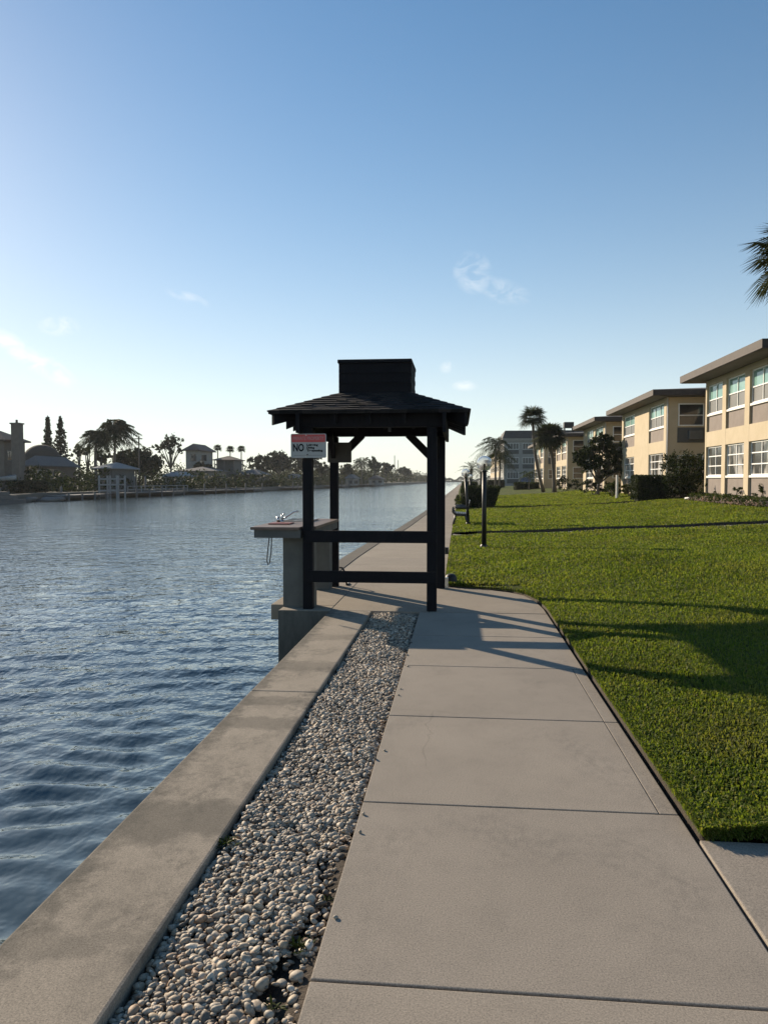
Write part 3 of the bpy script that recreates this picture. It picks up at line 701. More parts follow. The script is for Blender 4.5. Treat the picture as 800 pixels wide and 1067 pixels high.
for i in range(6):
    z = ZT+.0+i*.064
    sl.box(GC.x-HT, GC.x+HT, GC.y-HT-.004+.012*(i % 2), GC.y-HT+.009+.012*(i % 2), z, z+.060); sl.box(GC.x+HT-.009+.006*(i % 2), GC.x+HT+.008+.006*(i % 2), GC.y-HT+.02, GC.y+HT, z, z+.060)
    sl.box(GC.x-HT-.008, GC.x-HT+.009, GC.y-HT+.02, GC.y+HT, z, z+.060)
sl.build('siding', M['timber'], cu)
MB().box(GC.x-HT-.02, GC.x+HT+.02, GC.y-HT-.02, GC.y+HT+.02, 3.105, 3.15).build('cupola_cap', M['timber'], cu, bevel=.006)
hk = onY(406, 457, 9.36); MB().tube([(hk.x, 9.36, 2.245), (hk.x, 9.36, 2.19)], .022, 8).build('hook', M['black_metal'], gz)
MB().box(-.200, -.150, 11.36, 11.42, .50, .60).build('outlet_box', M['black_metal'], gz)
MB().box(-.200, -.150, 11.285, 11.33, .0, .16).build('foot_bracket', M['steel'], gz, bevel=.004)

# signs
def text(name, s, size, loc, mat, parent, width=None, bold=0.):
    cu_ = bpy.data.curves.new(name, 'FONT'); cu_.body = s; cu_.size = size; cu_.extrude = .0008; cu_.offset = bold; cu_.resolution_u = 3
    tmp = bpy.data.objects.new('tmp', cu_); COL.objects.link(tmp); bpy.context.view_layer.update()
    me = bpy.data.meshes.new_from_object(tmp.evaluated_get(bpy.context.evaluated_depsgraph_get())); bpy.data.objects.remove(tmp)
    x = [v.co.x for v in me.vertices]; k_ = 1 if width is None else width/(max(x)-min(x)); x0 = min(x)
    for v in me.vertices: v.co = Vector((loc[0]+(v.co.x-x0)*k_, loc[1]-v.co.z, loc[2]+v.co.y))
    me.update(); return link(name, me, mat, parent)
SY = 9.235; a, b_ = onY(303, 452, SY), onY(340, 477, SY)
sx0, sx1, sz1, sz0 = a.x, b_.x, a.z, b_.z; W_, H_ = sx1-sx0, sz1-sz0
sg = thing('sign', 'white and red private property sign on the front left gazebo post', 'sign', ((sx0+sx1)/2, SY, sz0))
def rrect(x0, x1, z0, z1, r, y0, y1):
    pts = []
    for cx, cz, a0 in ((x1-r, z1-r, 0), (x0+r, z1-r, 90), (x0+r, z0+r, 180), (x1-r, z0+r, 270)):
        for k_ in range(5): t = math.radians(a0+k_*22.5); pts.append((cx+r*math.cos(t), cz+r*math.sin(t)))
    n = len(pts); mb = MB()
    mb.add([(x, y0, z) for x, z in pts]+[(x, y1, z) for x, z in pts], [tuple(range(n)), tuple(range(2*n-1, n-1, -1))]+[(i, n+i, n+(i+1) % n, (i+1) % n) for i in range(n)])
    return mb
rrect(sx0, sx1, sz0, sz1, .018, SY-.002, SY+.002).build('panel', M['signwhite'], sg)
rrect(sx0+.012, sx1-.012, sz1-.092*H_/.29-.01, sz1-.010, .012, SY-.0042, SY-.0022).build('header', M['signred'], sg)
text('lettering', 'PRIVATE PROPERTY', .058, (sx0+.03, SY-.0052, sz1-.075*H_/.29), M['signpink'], sg, W_-.06, .0006)
text('lettering', 'NO', .125, (sx0+.028, SY-.003, sz0+.082), M['signtext'], sg, W_*.31, .004)
for i, (s, wf) in enumerate((('Loitering', .32), ('Diving', .22), ('Trespassing', .45))):
    text('lettering', s, .034, (sx0+W_*.45, SY-.003, sz0+.146-i*.034), M['signtext'], sg, W_*wf, .0018)
MB().box(sx0+.04, sx1-.05, SY-.0034, SY-.0024, sz0+.030, sz0+.0325).build('rule_line', M['signtext'], sg)
MB().tube([(sx0+W_*.47, SY-.0036, sz0+.040), (sx0+W_*.47, SY-.0024, sz0+.040)], .008, 10).build('emblem', M['signtext'], sg)
for z in (sz1-.02, sz0+.02):
    MB().tube([(-1.85, SY-.006, z), (-1.85, SY+.045, z)], .006, 8).build('bolt', M['steel'], sg)
a, b_ = onY(341, 461, 11.24), onY(366, 482, 11.24)
bs = thing('sign', 'plain brown back of a small board on the rear left gazebo post', 'sign', ((a.x+b_.x)/2, 11.24, b_.z))
rrect(a.x, b_.x, b_.z, a.z, .015, 11.262, 11.268).build('panel', M['signback'], bs)
MB().tube([(-1.85, 11.255, a.z-.03), (-1.85, 11.285, a.z-.03)], .008, 8).build('bolt', M['steel'], bs)

# ------------------------------------------------------------------ fish cleaning counter
ct = thing('cleaning_counter', 'concrete fish cleaning counter with faucet overhanging the canal', 'counter', (-2.1, 10.2, 0))
MB().box(-2.55, -1.94, 9.22, 11.34, .985, 1.02).build('countertop', M['counter'], ct, bevel=.006)
MB().box(-1.94+.002, -1.77, 9.44, 11.27, .985, 1.02).build('countertop', M['counter'], ct, bevel=.006)
MB().box(-2.51, -1.93, 9.25, 11.31, .885, .983).box(-1.93, -1.79, 9.45, 11.26, .885, .983).build('apron', M['apron'], ct)
MB().box(-2.195, -1.80, 9.44, 9.64, .0, .883).build('pedestal', M['pedestal'], ct, bevel=.01)
MB().box(-2.12, -1.86, 10.98, 11.20, .0, .883).build('pedestal', M['pedestal'], ct, bevel=.01)
sk = MB(); sk.box(-2.42, -2.02, 10.45, 10.48, 1.021, 1.045).box(-2.42, -2.02, 10.92, 10.95, 1.021, 1.045).box(-2.42, -2.39, 10.48, 10.92, 1.021, 1.045).box(-2.05, -2.02, 10.48, 10.92, 1.021, 1.045)
sk.build('sink_rim', M['steel'], ct)
fx, fy = onY(294, 541, 10.2).x, 10.2
fa = MB().tube([(fx, fy, 1.021), (fx, fy, 1.055)], .03, 10).tube([(fx, fy, 1.055), (fx, fy, 1.12)], .014, 8).build('faucet', M['steel'], ct, True)
MB().tube([(fx, fy, 1.07), (fx+.06, fy, 1.10), (fx+.16, fy, 1.165), (fx+.215, fy, 1.178), (fx+.222, fy, 1.160)], .011, 8).build('spout', M['steel'], fa, True)
MB().tube([(fx-.055, fy, 1.021), (fx-.055, fy, 1.10)], [.026, .02], 8).build('handle', M['steel'], fa, True)
MB().tube([(fx, fy, 1.12), (fx+.04, fy, 1.155)], .010, 8).build('handle', M['steel'], fa, True)
lp = [(-2.33, 9.3, .89), (-2.345, 9.29, .75), (-2.36, 9.29, .60), (-2.345, 9.29, .545), (-2.325, 9.29, .57), (-2.305, 9.29, .72), (-2.30, 9.3, .89)]
MB().tube(lp, .007, 6).build('cord', M['rubber'], ct, True)
cb = MB().box(-2.46, -2.18, 9.75, 10.05, 1.022, 1.036).build('cutting_board', M['redboard'], bevel=.004); tag(cb, 'thin red cutting board lying on the cleaning counter near the faucet', 'cutting board')
hs = onY(355, 590, 11.3)
hp = [(-1.785, 11.42, .28), (-1.74, 11.42, .27), (-1.70, 11.42, .20), (-1.685, 11.42, .08), (-1.68, 11.44, .016), (-1.66, 11.55, .016), (-1.72, 11.75, .016)]
tag(MB().tube(hp, .014, 8).build('hose', M['rubber'], None, True), 'short black hose looping down behind the rear left gazebo post', 'hose')
# dark dome of unknown material beside rear right post
rb = onY(472.5, 613, 11.33)
vc = MB().lathe([(.0, .15), (.04, .148), (.07, .13), (.09, .09), (.095, .0)][::-1], -.115, 11.62, 18).build('black_dome', M['domeblack'], None, True)
vc.location.z = .03
tag(vc, 'small black dome on the turf edge beside rear right gazebo post', 'dome')

# ------------------------------------------------------------------ lamps and bench
m, nt, out = newmat('clear_globe'); g_ = N(nt, 'ShaderNodeBsdfGlass'); g_.inputs['IOR'].default_value = 1.65; g_.inputs['Roughness'].default_value = .0
d_ = N(nt, 'ShaderNodeBsdfTranslucent'); d_.inputs['Color'].default_value = (.85, .85, .82, 1); mx_ = N(nt, 'ShaderNodeMixShader'); mx_.inputs[0].default_value = .14
nt.links.new(g_.outputs[0], mx_.inputs[1]); nt.links.new(d_.outputs[0], mx_.inputs[2]); nt.links.new(mx_.outputs[0], out.inputs['Surface']); M['globe'] = m
def make_lamp(x, y, gz_, r, label, lean=0.):
    z0 = float(lawn_z(x, y)); t = thing('lamp_post', label, 'lamp post', (x, y, z0), 'black globe lamps along the walk')
    pole = MB().tube([(x, y, z0-.05), (x+lean*.5, y, (z0+gz_)/2), (x+lean, y, gz_-r*1.05)], [.054, .051, .049], 14).build('pole', M['black_metal'], t, True)
    MB().lathe([(.085, z0-.02), (.085, z0+.05), (.062, z0+.08)], x, y, 16).build('base_collar', M['black_metal'], pole, True)
    gx = x+lean
    MB().lathe([(.052, gz_-r*1.12), (.072, gz_-r*1.08), (.072, gz_-r*.98), (.02, gz_-r*.96)], gx, y, 16).build('fitter', M['black_metal'], t, True)
    k_ = 24; gl = MB()
    prof = [(max(.001, r*math.sin(PI*i/16)), gz_-r*math.cos(PI*i/16)) for i in range(17)]
    gl.lathe(prof, gx, y, k_); gl.lathe([(max(.0008, q*.93), gz_+(zq-gz_)*.93) for q, zq in prof[::-1]], gx, y, k_)
    g2 = gl.build('globe', M['globe'], t, True)
    MB().lathe([(.014, gz_-r*.92), (.016, gz_-r*.5), (.026, gz_-r*.25), (.022, gz_-r*.05), (.004, gz_+r*.02)], gx, y, 12).build('bulb', M['signwhite'], t, True)
    return t
b1 = onY(504.5, 483, 17.3); make_lamp(b1.x, 17.3, b1.z, .172, 'black lamp post with large clear globe nearest the gazebo on the lawn')
b2 = onY(488, 493, 26.6); make_lamp(b2.x, 26.6, b2.z, .15, 'leaning black globe lamp post standing beside the bench', -.10)
b3 = onY(491.5, 497, 40); make_lamp(b3.x, 46, onY(491.5, 497, 46).z, .15, 'far globe lamp showing just its globe above the box hedge')
# bench seen end-on, facing the canal
by, bx = 27.2, .05
bt = thing('bench', 'dark metal bench with curved armrests facing the canal by the leaning lamp', 'bench', (bx, by, .05))
for yy_ in (by-.7, by+.7):
    fr_ = MB(); w_ = .035
    fr_.tube([(bx-.25, yy_, .02), (bx-.19, yy_, .25), (bx-.16, yy_, .42)], w_, 8).tube([(bx+.30, yy_, .03), (bx+.2, yy_, .25), (bx+.17, yy_, .42)], w_, 8)
    fr_.tube([(bx-.19, yy_, .40), (bx+.20, yy_, .38)], w_, 8)
    fr_.build('leg', M['dark_metal'], bt, True)
    ar = MB().tube([(bx-.17, yy_, .42), (bx-.25, yy_, .50), (bx-.25, yy_, .60), (bx-.15, yy_, .66), (bx+.05, yy_, .66), (bx+.24, yy_, .64)], .042, 8).build('armrest', M['dark_metal'], bt, True)
st_ = MB()
for i in range(6): st_.box(bx-.22+i*.075, bx-.22+i*.075+.058, by-.76, by+.76, .43-.006*i, .46-.006*i)
st_.build('seat', M['dark_metal'], bt)
bk = MB()
for i in range(5): bk.box(bx+.20+i*.03, bx+.228+i*.03, by-.76, by+.76, .47+i*.085, .54+i*.085)
bk.build('backrest', M['dark_metal'], bt)

# hedges by the walk
hedge('box_hedge', 'dark clipped box hedge with flared side behind the bench', .22, 2.15, 41.75, 43.4, .08, 1.22, 6000, .055, .45)
a = onY(482, 503, 62); b_ = onY(497, 503, 62)
hedge('box_hedge', 'second smaller dark hedge farther along the walk behind the first', a.x, b_.x, 62, 63.5, .05, 1.38, 2600, .07, .1)
a = onY(479, 520, 38)
shrub('shrub', 'low ragged shrub at the canal end of the box hedge', [(.12, 41.9, .4, .3, .4, .45), (.05, 42.6, .3, .25, .4, .35)], 700, .06, 'leaf_mid')

# weeds
def weed(x, y, z, r, n, label):
    V = []
    for i in range(n):
        a = rnd.uniform(0, 2*PI); L_ = r*rnd.uniform(.5, 1.1); o = Vector((x+rnd.gauss(0, r*.3), y+rnd.gauss(0, r*.3), z)); d = Vector((math.cos(a), math.sin(a), rnd.uniform(.3, 1.4))).normalized()
        s = Vector((-d.y, d.x, 0)).normalized()*L_*.10
        V += [o, o+d*L_*.5-s, o+d*L_+Vector((0, 0, -.2*L_)), o+d*L_*.5+s]
    return tag(quads('weed', V, M['leaf_mid'], None), label, 'weed', 'weeds along the gravel')
weed(-1.02, 3.25, -.01, .055, 40, 'dark weed tuft at the seawall side of the gravel')
weed(-.53, 2.55, -.02, .05, 34, 'largest low weed in the bare soil at the walk edge')
weed(-.50, 2.85, -.02, .035, 22, 'small weed sprouting at the walk edge beyond the largest weed')
weed(-.55, 2.25, -.02, .04, 26, 'nearest weed in the bare soil between gravel and walk')

# ------------------------------------------------------------------ water
WZ = -.90
ysw = [-6.0]
while ysw[-1] < 1000: ysw.append(ysw[-1]+max(.055, .0075*(ysw[-1]+2)))
ysw = np.array(ysw); ts = np.linspace(0, 1, 330)
XX = np.zeros((len(ysw), 330)); YY = np.repeat(ysw[:, None], 330, 1)
for i, y in enumerate(ysw):
    xr = 1.5+max(y, 0)*.01; xl = -max(12, min(75, 6+y*.78)); XX[i] = xr+(xl-xr)*ts**1.15
ZZ = np.zeros_like(XX)
waves = [(.46+.34*rnd.random(), rnd.gauss(100, 7), .0037) for i in range(11)]+[(.20*(.46/.20)**rnd.random(), rnd.gauss(98, 24), None) for i in range(22)]+[(.9+.5*rnd.random(), rnd.gauss(97, 12), .0030) for i in range(3)]
for i, (lam, th, A) in enumerate(waves):
    th = math.radians(th); A = A or .0085*lam; A *= rnd.uniform(.7, 1.3)
    kx, ky = 2*PI/lam*math.cos(th), 2*PI/lam*math.sin(th); ph = rnd.uniform(0, 6.28)
    fade = np.clip((lam/np.maximum(.055, .0075*(YY+2))-3)/4, 0, 1)*np.clip((lam/(.0042*(np.abs(YY)+8))-3)/4, 0, 1)
    warp = .5*np.sin(.55*XX+.31*YY+i)+.5*np.sin(.23*XX-.47*YY+2*i)
    env = 1+.45*np.sin(.7*XX+.9*YY+i*1.7)*np.sin(.33*XX-.6*YY+i)
    ph_ = kx*XX+ky*YY+ph+.4*warp
    ZZ += A*fade*env*(np.sin(ph_)+.16*np.cos(2*ph_))
V = np.stack([XX, YY, ZZ+WZ], 2).reshape(-1, 3); nc = 330
ii = (np.arange(len(ysw)-1)[:, None]*nc+np.arange(nc-1)[None]).ravel()
L = np.stack([ii, ii+nc, ii+nc+1, ii+1], 1).ravel()
m, nt, out = newmat('canal_water'); p = pos(nt)
n0 = noise(nt, .85, 2, .5, mapping(nt, p, (1.0, 1.2, 1), (0, 0, .2)), .3); n1 = noise(nt, 2.0, 3, .55, mapping(nt, p, (1.3, 1.15, 1), (0, 0, .25)), .2); n2 = noise(nt, 4.5, 2, .5, mapping(nt, p, (1.3, 1.1, 1), (0, 0, .2)), .2)
sepd = N(nt, 'ShaderNodeSeparateXYZ'); nt.links.new(p, sepd.inputs[0])
n3 = noise(nt, .07, 3, .5, mapping(nt, p, (.7, 1.6, 1)))
hh = mathn(nt, 'ADD', mathn(nt, 'ADD', mathn(nt, 'MULTIPLY', n0, .42), mathn(nt, 'MULTIPLY', n1, .36)), mathn(nt, 'MULTIPLY', n2, .17))
b = N(nt, 'ShaderNodeBsdfPrincipled'); b.inputs['Base Color'].default_value = (.058, .082, .088, 1); b.inputs['Roughness'].default_value = .03; b.inputs['IOR'].default_value = 1.65
bn = N(nt, 'ShaderNodeBump'); bn.inputs['Distance'].default_value = .30
gust = ramp(nt, n3, [(.35, (.7, .7, .7)), (.65, (1, 1, 1))])
nearf = mathn(nt, 'MULTIPLY', gust, ramp(nt, mathn(nt, 'MULTIPLY', sepd.outputs['Y'], 1/60), [(.05, (.18, .18, .18)), (.16, (.75, .75, .75)), (.34, (.8, .8, .8)), (.75, (.6, .6, .6)), (1, (.5, .5, .5))])); nt.links.new(nearf, bn.inputs['Strength'])
nt.links.new(hh, bn.inputs['Height']); nt.links.new(bn.outputs[0], b.inputs['Normal']); nt.links.new(b.outputs[0], out.inputs['Surface'])
M['water'] = m
structure(npmesh('water', V, L, np.full(len(ii), 4), M['water'], None, True))

# ------------------------------------------------------------------ windows and apartment blocks
def window(parent, O, u, n, W, H, cols, rows, mats, split=None, proud=0., sill=True, bar=.05, fm='frame'):
    """framed window; O lower left corner on the wall plane seen from outside, u to the right, n outwards"""
    O, u, n = Vector(O), Vector(u), Vector(n); z = Vector((0, 0, 1)); O = O+n*proud
    f = MB(); d = .06
    def bx(mb, a, b, c, e, n0, n1): mb.obox(O+u*a+z*c+n*n0, u*(b-a), z*(e-c), n*(n1-n0))
    bx(f, 0, W, 0, bar, 0, d); bx(f, 0, W, H-bar, H, 0, d); bx(f, 0, bar, bar, H-bar, 0, d); bx(f, W-bar, W, bar, H-bar, 0, d)
    split = split or [H*i/rows for i in range(1, rows)]
    for s in split: bx(f, bar, W-bar, s-.022, s+.022, .006, d-.004)
    lv = [bar]+[s for s in split]+[H-bar]
    for i in range(len(lv)-1):
        for c_ in range(1, cols):
            x = W*c_/cols; bx(f, x-.02, x+.02, lv[i]+(.022 if i else 0), lv[i+1]-(.022 if i < len(lv)-2 else 0), .008, d-.008)
    wd = f.build('window', M[fm], parent)
    for i in range(len(lv)-1):
        mat = mats[min(i*len(mats)//(len(lv)-1), len(mats)-1)]
        pn = MB(); bx(pn, bar*.5, W-bar*.5, lv[i]-(bar*.4 if i == 0 else 0), lv[i+1]-.001+(bar*.4 if i == len(lv)-2 else 0), .012, .020); pn.build('pane', M[mat], wd)
    if sill:
        s_ = MB(); bx(s_, -.0, W, -.09, -.002, -.0, .13); s_.build('sill', M['sill'], wd)
    return wd
ZB = .68
def block(label, X0, Y0, Y1, cols, link_to, base=ZB, side_ac=True, lower='glass_curtain', depth=12, grow=False, link_window=True):
    t = thing('apartment_building', label, 'apartment block', (X0+1, (Y0+Y1)/2, base), 'beige two storey apartment blocks along the lawn')
    k = base-ZB; TOP = 6.08+k
    w_ = MB(); ed = sorted([q for c in cols for q in c[:2]]); edges = [Y0]+ed+[Y1]
    for i in range(0, len(edges), 2): w_.box(X0, X0+.15, edges[i], edges[i+1], base-.6, TOP)
    for ya, yb, *_ in cols:
        w_.box(X0+.004, X0+.15, ya, yb, base-.6, .80+k); w_.box(X0+.004, X0+.15, ya, yb, 3.09+k, 3.76+k); w_.box(X0+.004, X0+.15, ya, yb, 5.86+k, TOP)
    w_.box(X0+.15, X0+depth, Y0, Y1, base-.6, TOP)
    if link_to: w_.box(X0+2.6, X0+depth, Y1+.001, link_to-.001, base-.6, TOP-.01)
    w_.build('wall', M['beige'], t)
    for ya, yb, nc_ in cols:
        W = yb-ya
        window(t, (X0+.148, yb-.01, 4.56+k), (0, -1, 0), (-1, 0, 0), W-.02, 1.29, nc_, 2, ['glass_screen', 'glass_teal'], [.62])
        window(t, (X0+.148, yb-.01, 1.78+k), (0, -1, 0), (-1, 0, 0), W-.02, 1.30, nc_, 3, [lower])
        pn = MB(); pn.box(X0+.095, X0+.147, ya+.004, yb-.004, 3.765+k, 4.46+k); pn.build('panel', M['taupe'], t)
        pn = MB(); pn.box(X0+.095, X0+.147, ya+.004, yb-.004, .805+k, 1.68+k); pn.build('panel', M['taupe'], t)
    if side_ac:
        for zz in (4.52, 1.72):
            window(t, (X0+.62, Y0, zz+k), (1, 0, 0), (0, -1, 0), 1.35, 1.22, 1, 2, ['glass_dark'], [.58], .002, False, .06)
        fr_ = MB(); fr_.box(X0+.60, X0+1.99, Y0-.05, Y0-.002, 3.62+k, 4.44+k); pa = fr_.build('panel', M['greypanel'], t)
        ac = MB(); ac.box(X0+1.15, X0+1.85, Y0-.28, Y0-.052, 3.80+k, 4.25+k); a_ = ac.build('air_conditioner', M['acgrey'], t, bevel=.02)
        sl_ = MB()
        for i in range(7): sl_.box(X0+1.19, X0+1.81, Y0-.288, Y0-.282, 3.84+k+i*.055, 3.865+k+i*.055)
        sl_.build('grille', M['greypanel'], a_)
    if link_to and link_window:
        for zz in (4.56, 1.78): window(t, (X0+2.6, link_to-1.2, zz+k), (0, -1, 0), (-1, 0, 0), 1.8, 1.25, 2, 2, ['glass_screen', 'glass_teal'], None, .002, False)
    r = MB(); r.box(X0-.95, X0+depth, Y0-.95, Y1+.75, TOP+.02, TOP+.33)
    if link_to: r.box(X0+1.75, X0+depth, Y1+.752, link_to-.952, TOP+.03, TOP+.30)
    rr = r.build('roof', M['fascia'], t)
    s_ = MB(); s_.box(X0-.90, X0+depth-.1, Y0-.90, Y1+.70, TOP+.001, TOP+.018); s_.build('soffit', M['soffit'], rr)
    cxm = X0+depth/2; h = MB()
    h.add([(X0-.9, Y0-.9, TOP+.335), (X0+depth, Y0-.9, TOP+.335), (X0+depth, Y1+.7, TOP+.335), (X0-.9, Y1+.7, TOP+.335), (cxm, Y0+3.2, TOP+.95), (cxm, Y1-3.2, TOP+.95)],
          [(0, 1, 4), (1, 2, 5, 4), (2, 3, 5), (3, 0, 4, 5)])
    h.build('roof_top', M['roofing'], rr)
    dr = MB(); dr.tube([(X0+.06, Y0-.035, base-.4), (X0+.06, Y0-.035, TOP)], .035, 8); dr.build('drain_pipe', M['sill'], t, True)
    return t
FX = 11.2
block('nearest beige apartment block with three wide window bays above the flower bed', FX, 28.45, 36.55, [(29.05, 31.20, 2), (31.70, 33.85, 2), (34.30, 36.38, 2)], 43.25, side_ac=False)
block('second beige apartment block with two window bays and air conditioner on shaded end wall', FX, 43.25, 54.7, [(43.75, 47.1, 3), (50.85, 54.2, 2)], 61.05)
block('third beige apartment block with row of narrow windows behind the forked tree', FX, 61.05, 71.2, [(61.6, 65.2, 4), (66.0, 69.6, 4)], 81.9)
block('fourth beige apartment block with dark rooftop unit behind the sabal palms', FX, 81.9, 91, [(82.4, 85.9, 3), (87, 90.4, 3)], 100.5)
block('farthest beige apartment block glimpsed past the sabal palm trunks', FX-.4, 100.5, 112, [(101, 104.5, 3), (107, 111, 3)], None)
a = onY(587, 446, 86); b_ = onY(597, 440, 86)
ru = thing('rooftop_unit', 'dark boxy machine on stilts on the fourth block roof', 'rooftop unit', ((a.x+b_.x)/2, 86, 6.5))
MB().box(a.x, b_.x, 85.5, 86.5, a.z-.0, b_.z).build('casing', M['slate'], ru, bevel=.03)
for x in (a.x+.08, b_.x-.08):
    for y in (85.6, 86.4): MB().box(x-.04, x+.04, y-.04, y+.04, 6.40, a.z).build('leg', M['slate'], ru)
gq = MB()
for i in range(5): gq.box(a.x+.08, b_.x-.08, 85.47, 85.495, a.z+.08+i*.11, a.z+.13+i*.11)
gq.build('grille', M['black_metal'], ru)

# grey three storey block facing along the canal, and the pale one beyond
def towerblock():
    Yq = 150.; x0 = onY(524.5, 500, Yq).x; x1 = x0+17
    t = thing('apartment_building', 'grey three storey apartment block with dark mansard roof beyond the palms', 'apartment block', ((x0+x1)/2, Yq+6, 0))
    ze = onY(540, 459.5, Yq).z; zr = onY(540, 448.5, Yq).z
    MB().box(x0, x1, Yq, Yq+14, -.6, ze).build('wall', M['greywall'], t)
    MB().box(x0-.25, x1+.25, Yq-.25, Yq+14.25, ze+.002, ze+.5).build('cornice', M['housepale'], t)
    r = MB(); r.add([(x0-.3, Yq-.3, ze+.502), (x1+.3, Yq-.3, ze+.502), (x1+.3, Yq+14.3, ze+.502), (x0-.3, Yq+14.3, ze+.502),
                     (x0+.25, Yq+.25, zr), (x1-.25, Yq+.25, zr), (x1-.25, Yq+13.7, zr), (x0+.25, Yq+13.7, zr)], [(0,1,5,4),(1,2,6,5),(2,3,7,6),(3,0,4,7),(4,5,6,7)])
    r.build('roof', M['slate'], t)
    for pxa, pxb in ((528, 540), (544, 556), (560, 572), (576, 588)):
        xa, xb = onY(pxa, 500, Yq).x, onY(pxb, 500, Yq).x
        for yt, yb_, yp in ((461.8, 468.2, 473), (476.7, 483.3, 488.2), (491.8, 498.6, 503.6)):
            z1, z0, zp = onY(pxa, yt, Yq).z, onY(pxa, yb_, Yq).z, onY(pxa, yp, Yq).z
            window(t, (xa, Yq, z0), (1, 0, 0), (0, -1, 0), xb-xa, z1-z0, 4, 1, ['glass_screen'], None, .002, False, .05)
            MB().box(xa, xb, Yq-.05, Yq-.002, zp, z0-.12).build('panel', M['greypanel'], t)
    for yy_ in (153, 158):
        for z0 in (.9, 3.6, 6.4): window(t, (x0, yy_+2, z0), (0, -1, 0), (-1, 0, 0), 2, 1.3, 2, 2, ['glass_dark'], None, .002, False, .09)
towerblock()
def paleblock():
    x0 = onY(522, 500, 172).x
    t = thing('apartment_building', 'pale distant three storey block standing behind the queen palm', 'apartment block', (x0+6, 195, 0))
    MB().box(x0, x0+12, 172, 232, -.6, 8.2).build('wall', M['beige'], t)
    MB().box(x0-.8, x0+12, 171.2, 233, 8.202, 8.6).build('roof', M['slate'], t)
    for yy_ in range(176, 230, 7):
        for z0 in (.9, 3.5, 6.1): window(t, (x0, yy_+3.4, z0), (0, -1, 0), (-1, 0, 0), 3.4, 1.4, 2, 1, ['glass_dark'], None, .002, False, .12)
paleblock()
a = onY(541.5, 508, 146); b_ = onY(553, 497.5, 146)
bl = thing('screen', 'blue fabric screen at the foot of the grey three storey block', 'screen', ((a.x+b_.x)/2, 146, 0))
MB().box(a.x, b_.x, 145.98, 146.02, .35, b_.z).build('fabric', M['blue'], bl)
for x in (a.x, b_.x): MB().tube([(x, 146, -.1), (x, 146, b_.z+.1)], .05, 8).build('post', M['greypanel'], bl)

# ------------------------------------------------------------------ planting by the blocks
def lz(x, y): return float(lawn_z(x, y))
def base_at(px, Y): x = onY(px, 500, Y).x; return Vector((x, Y, lz(x, Y)))
def lob(px, py, Y, rpx, rpy, dY=0.): p = onY(px, py, Y+dY); return (p.x, p.y, p.z, rpx*Y/FPX, (rpx+rpy)*.5*Y/FPX, rpy*Y/FPX)
Y = 40.6
shrub('bush', 'large round dark bush in the corner between first and second blocks', [lob(711, 492, Y, 17, 20), lob(700, 487, Y, 10, 14, .6), lob(722, 486, Y, 12, 15), lob(706, 505, Y, 14, 12, -.4), lob(722, 506, Y, 11, 12), lob(700, 507, Y, 8, 10)], 5200, .075, 'leaf', cat='bush', base=base_at(711, Y))
a, b_ = onY(662, 496.5, 41.5), onY(693, 496.5, 41.5)
hedge('box_hedge', 'flat topped dark hedge under the second block windows', a.x, b_.x, 41.2, 42.6, .55, a.z, 5200, .06, -.0)
Y = 48
shrub('shrub', 'yellow green shrub right of the pale stake under second block', [lob(653, 510, Y, 6, 5), lob(659, 511, Y, 4, 5)], 900, .08, 'leaf_bright', base=base_at(655, Y))
shrub('shrub', 'loose shrub left of the pale stake under second block', [lob(636, 510, Y, 6, 6), lob(641, 508, Y, 5, 6)], 900, .08, 'leaf_mid', base=base_at(638, Y))
s0 = base_at(642.5, 47); sp = MB().box(s0.x-.06, s0.x+.06, 46.94, 47.06, s0.z-.1, onY(642.5, 495, 47).z).build('stake', M['sill'], bevel=.012)
tag(sp, 'pale square stake standing between two shrubs by second block', 'stake')
Y = 55
t = thing('tree', 'small forked dark tree in front of the third block', 'tree', base_at(622, Y))
b0 = base_at(622.5, Y); mb = MB(); lbs = [lob(612, 470, Y, 9, 9), lob(624, 464, Y, 10, 10, .5), lob(638, 468, Y, 10, 11), lob(608, 483, Y, 8, 8), lob(621, 481, Y, 11, 9, -.5), lob(637, 484, Y, 11, 9, .4), lob(646, 478, Y, 8, 10), lob(630, 493, Y, 9, 5), lob(604, 476, Y, 8, 8), lob(647, 490, Y, 8, 7), lob(630, 456, Y, 9, 6)]
fk = b0+Vector((.05, 0, .75)); mb.tube([b0-Vector((0, 0, .1)), fk], [.12, .09], 8)
for l in lbs:
    q = Vector(l[:3]); mb.tube([fk, fk.lerp(q, .5)+Vector((0, 0, .15)), q], [.065, .05, .02], 6)
mb.build('trunk', M['bark'], t, True)
leafmesh('crown', blob_points(lbs, 5200, .35), .13, M['leaf'], t, .4)
Y = 56
shrub('shrub', 'dark shrub at the foot of the forked tree', [lob(613, 507, Y, 9, 6), lob(628, 507, Y, 7, 5)], 1200, .08, 'leaf', base=base_at(618, Y))
Y = 74
shrub('shrub', 'low dark shrub row between sabal trunks and fourth block', [lob(587, 504, Y, 7, 6), lob(597, 505, Y, 6, 5)], 900, .1, 'leaf', base=base_at(591, Y))
fan_palm('sabal_palm', 'tall sabal palm with open round crown, leaning over the lawn', base_at(566, 76), onY(555, 438, 76), 1.75, 40, .16, -.25, 'sabal palms on the lawn', wd=.05)
fan_palm('sabal_palm', 'shorter dense sabal palm just right of the tall sabal', base_at(577.5, 72), onY(572, 458, 72), 1.95, 52, .19, .12, 'sabal palms on the lawn', wd=.055)
pb = Vector((onY(848, 500, 22).x, 22, 0)); pb.z = lz(pb.x, 22)
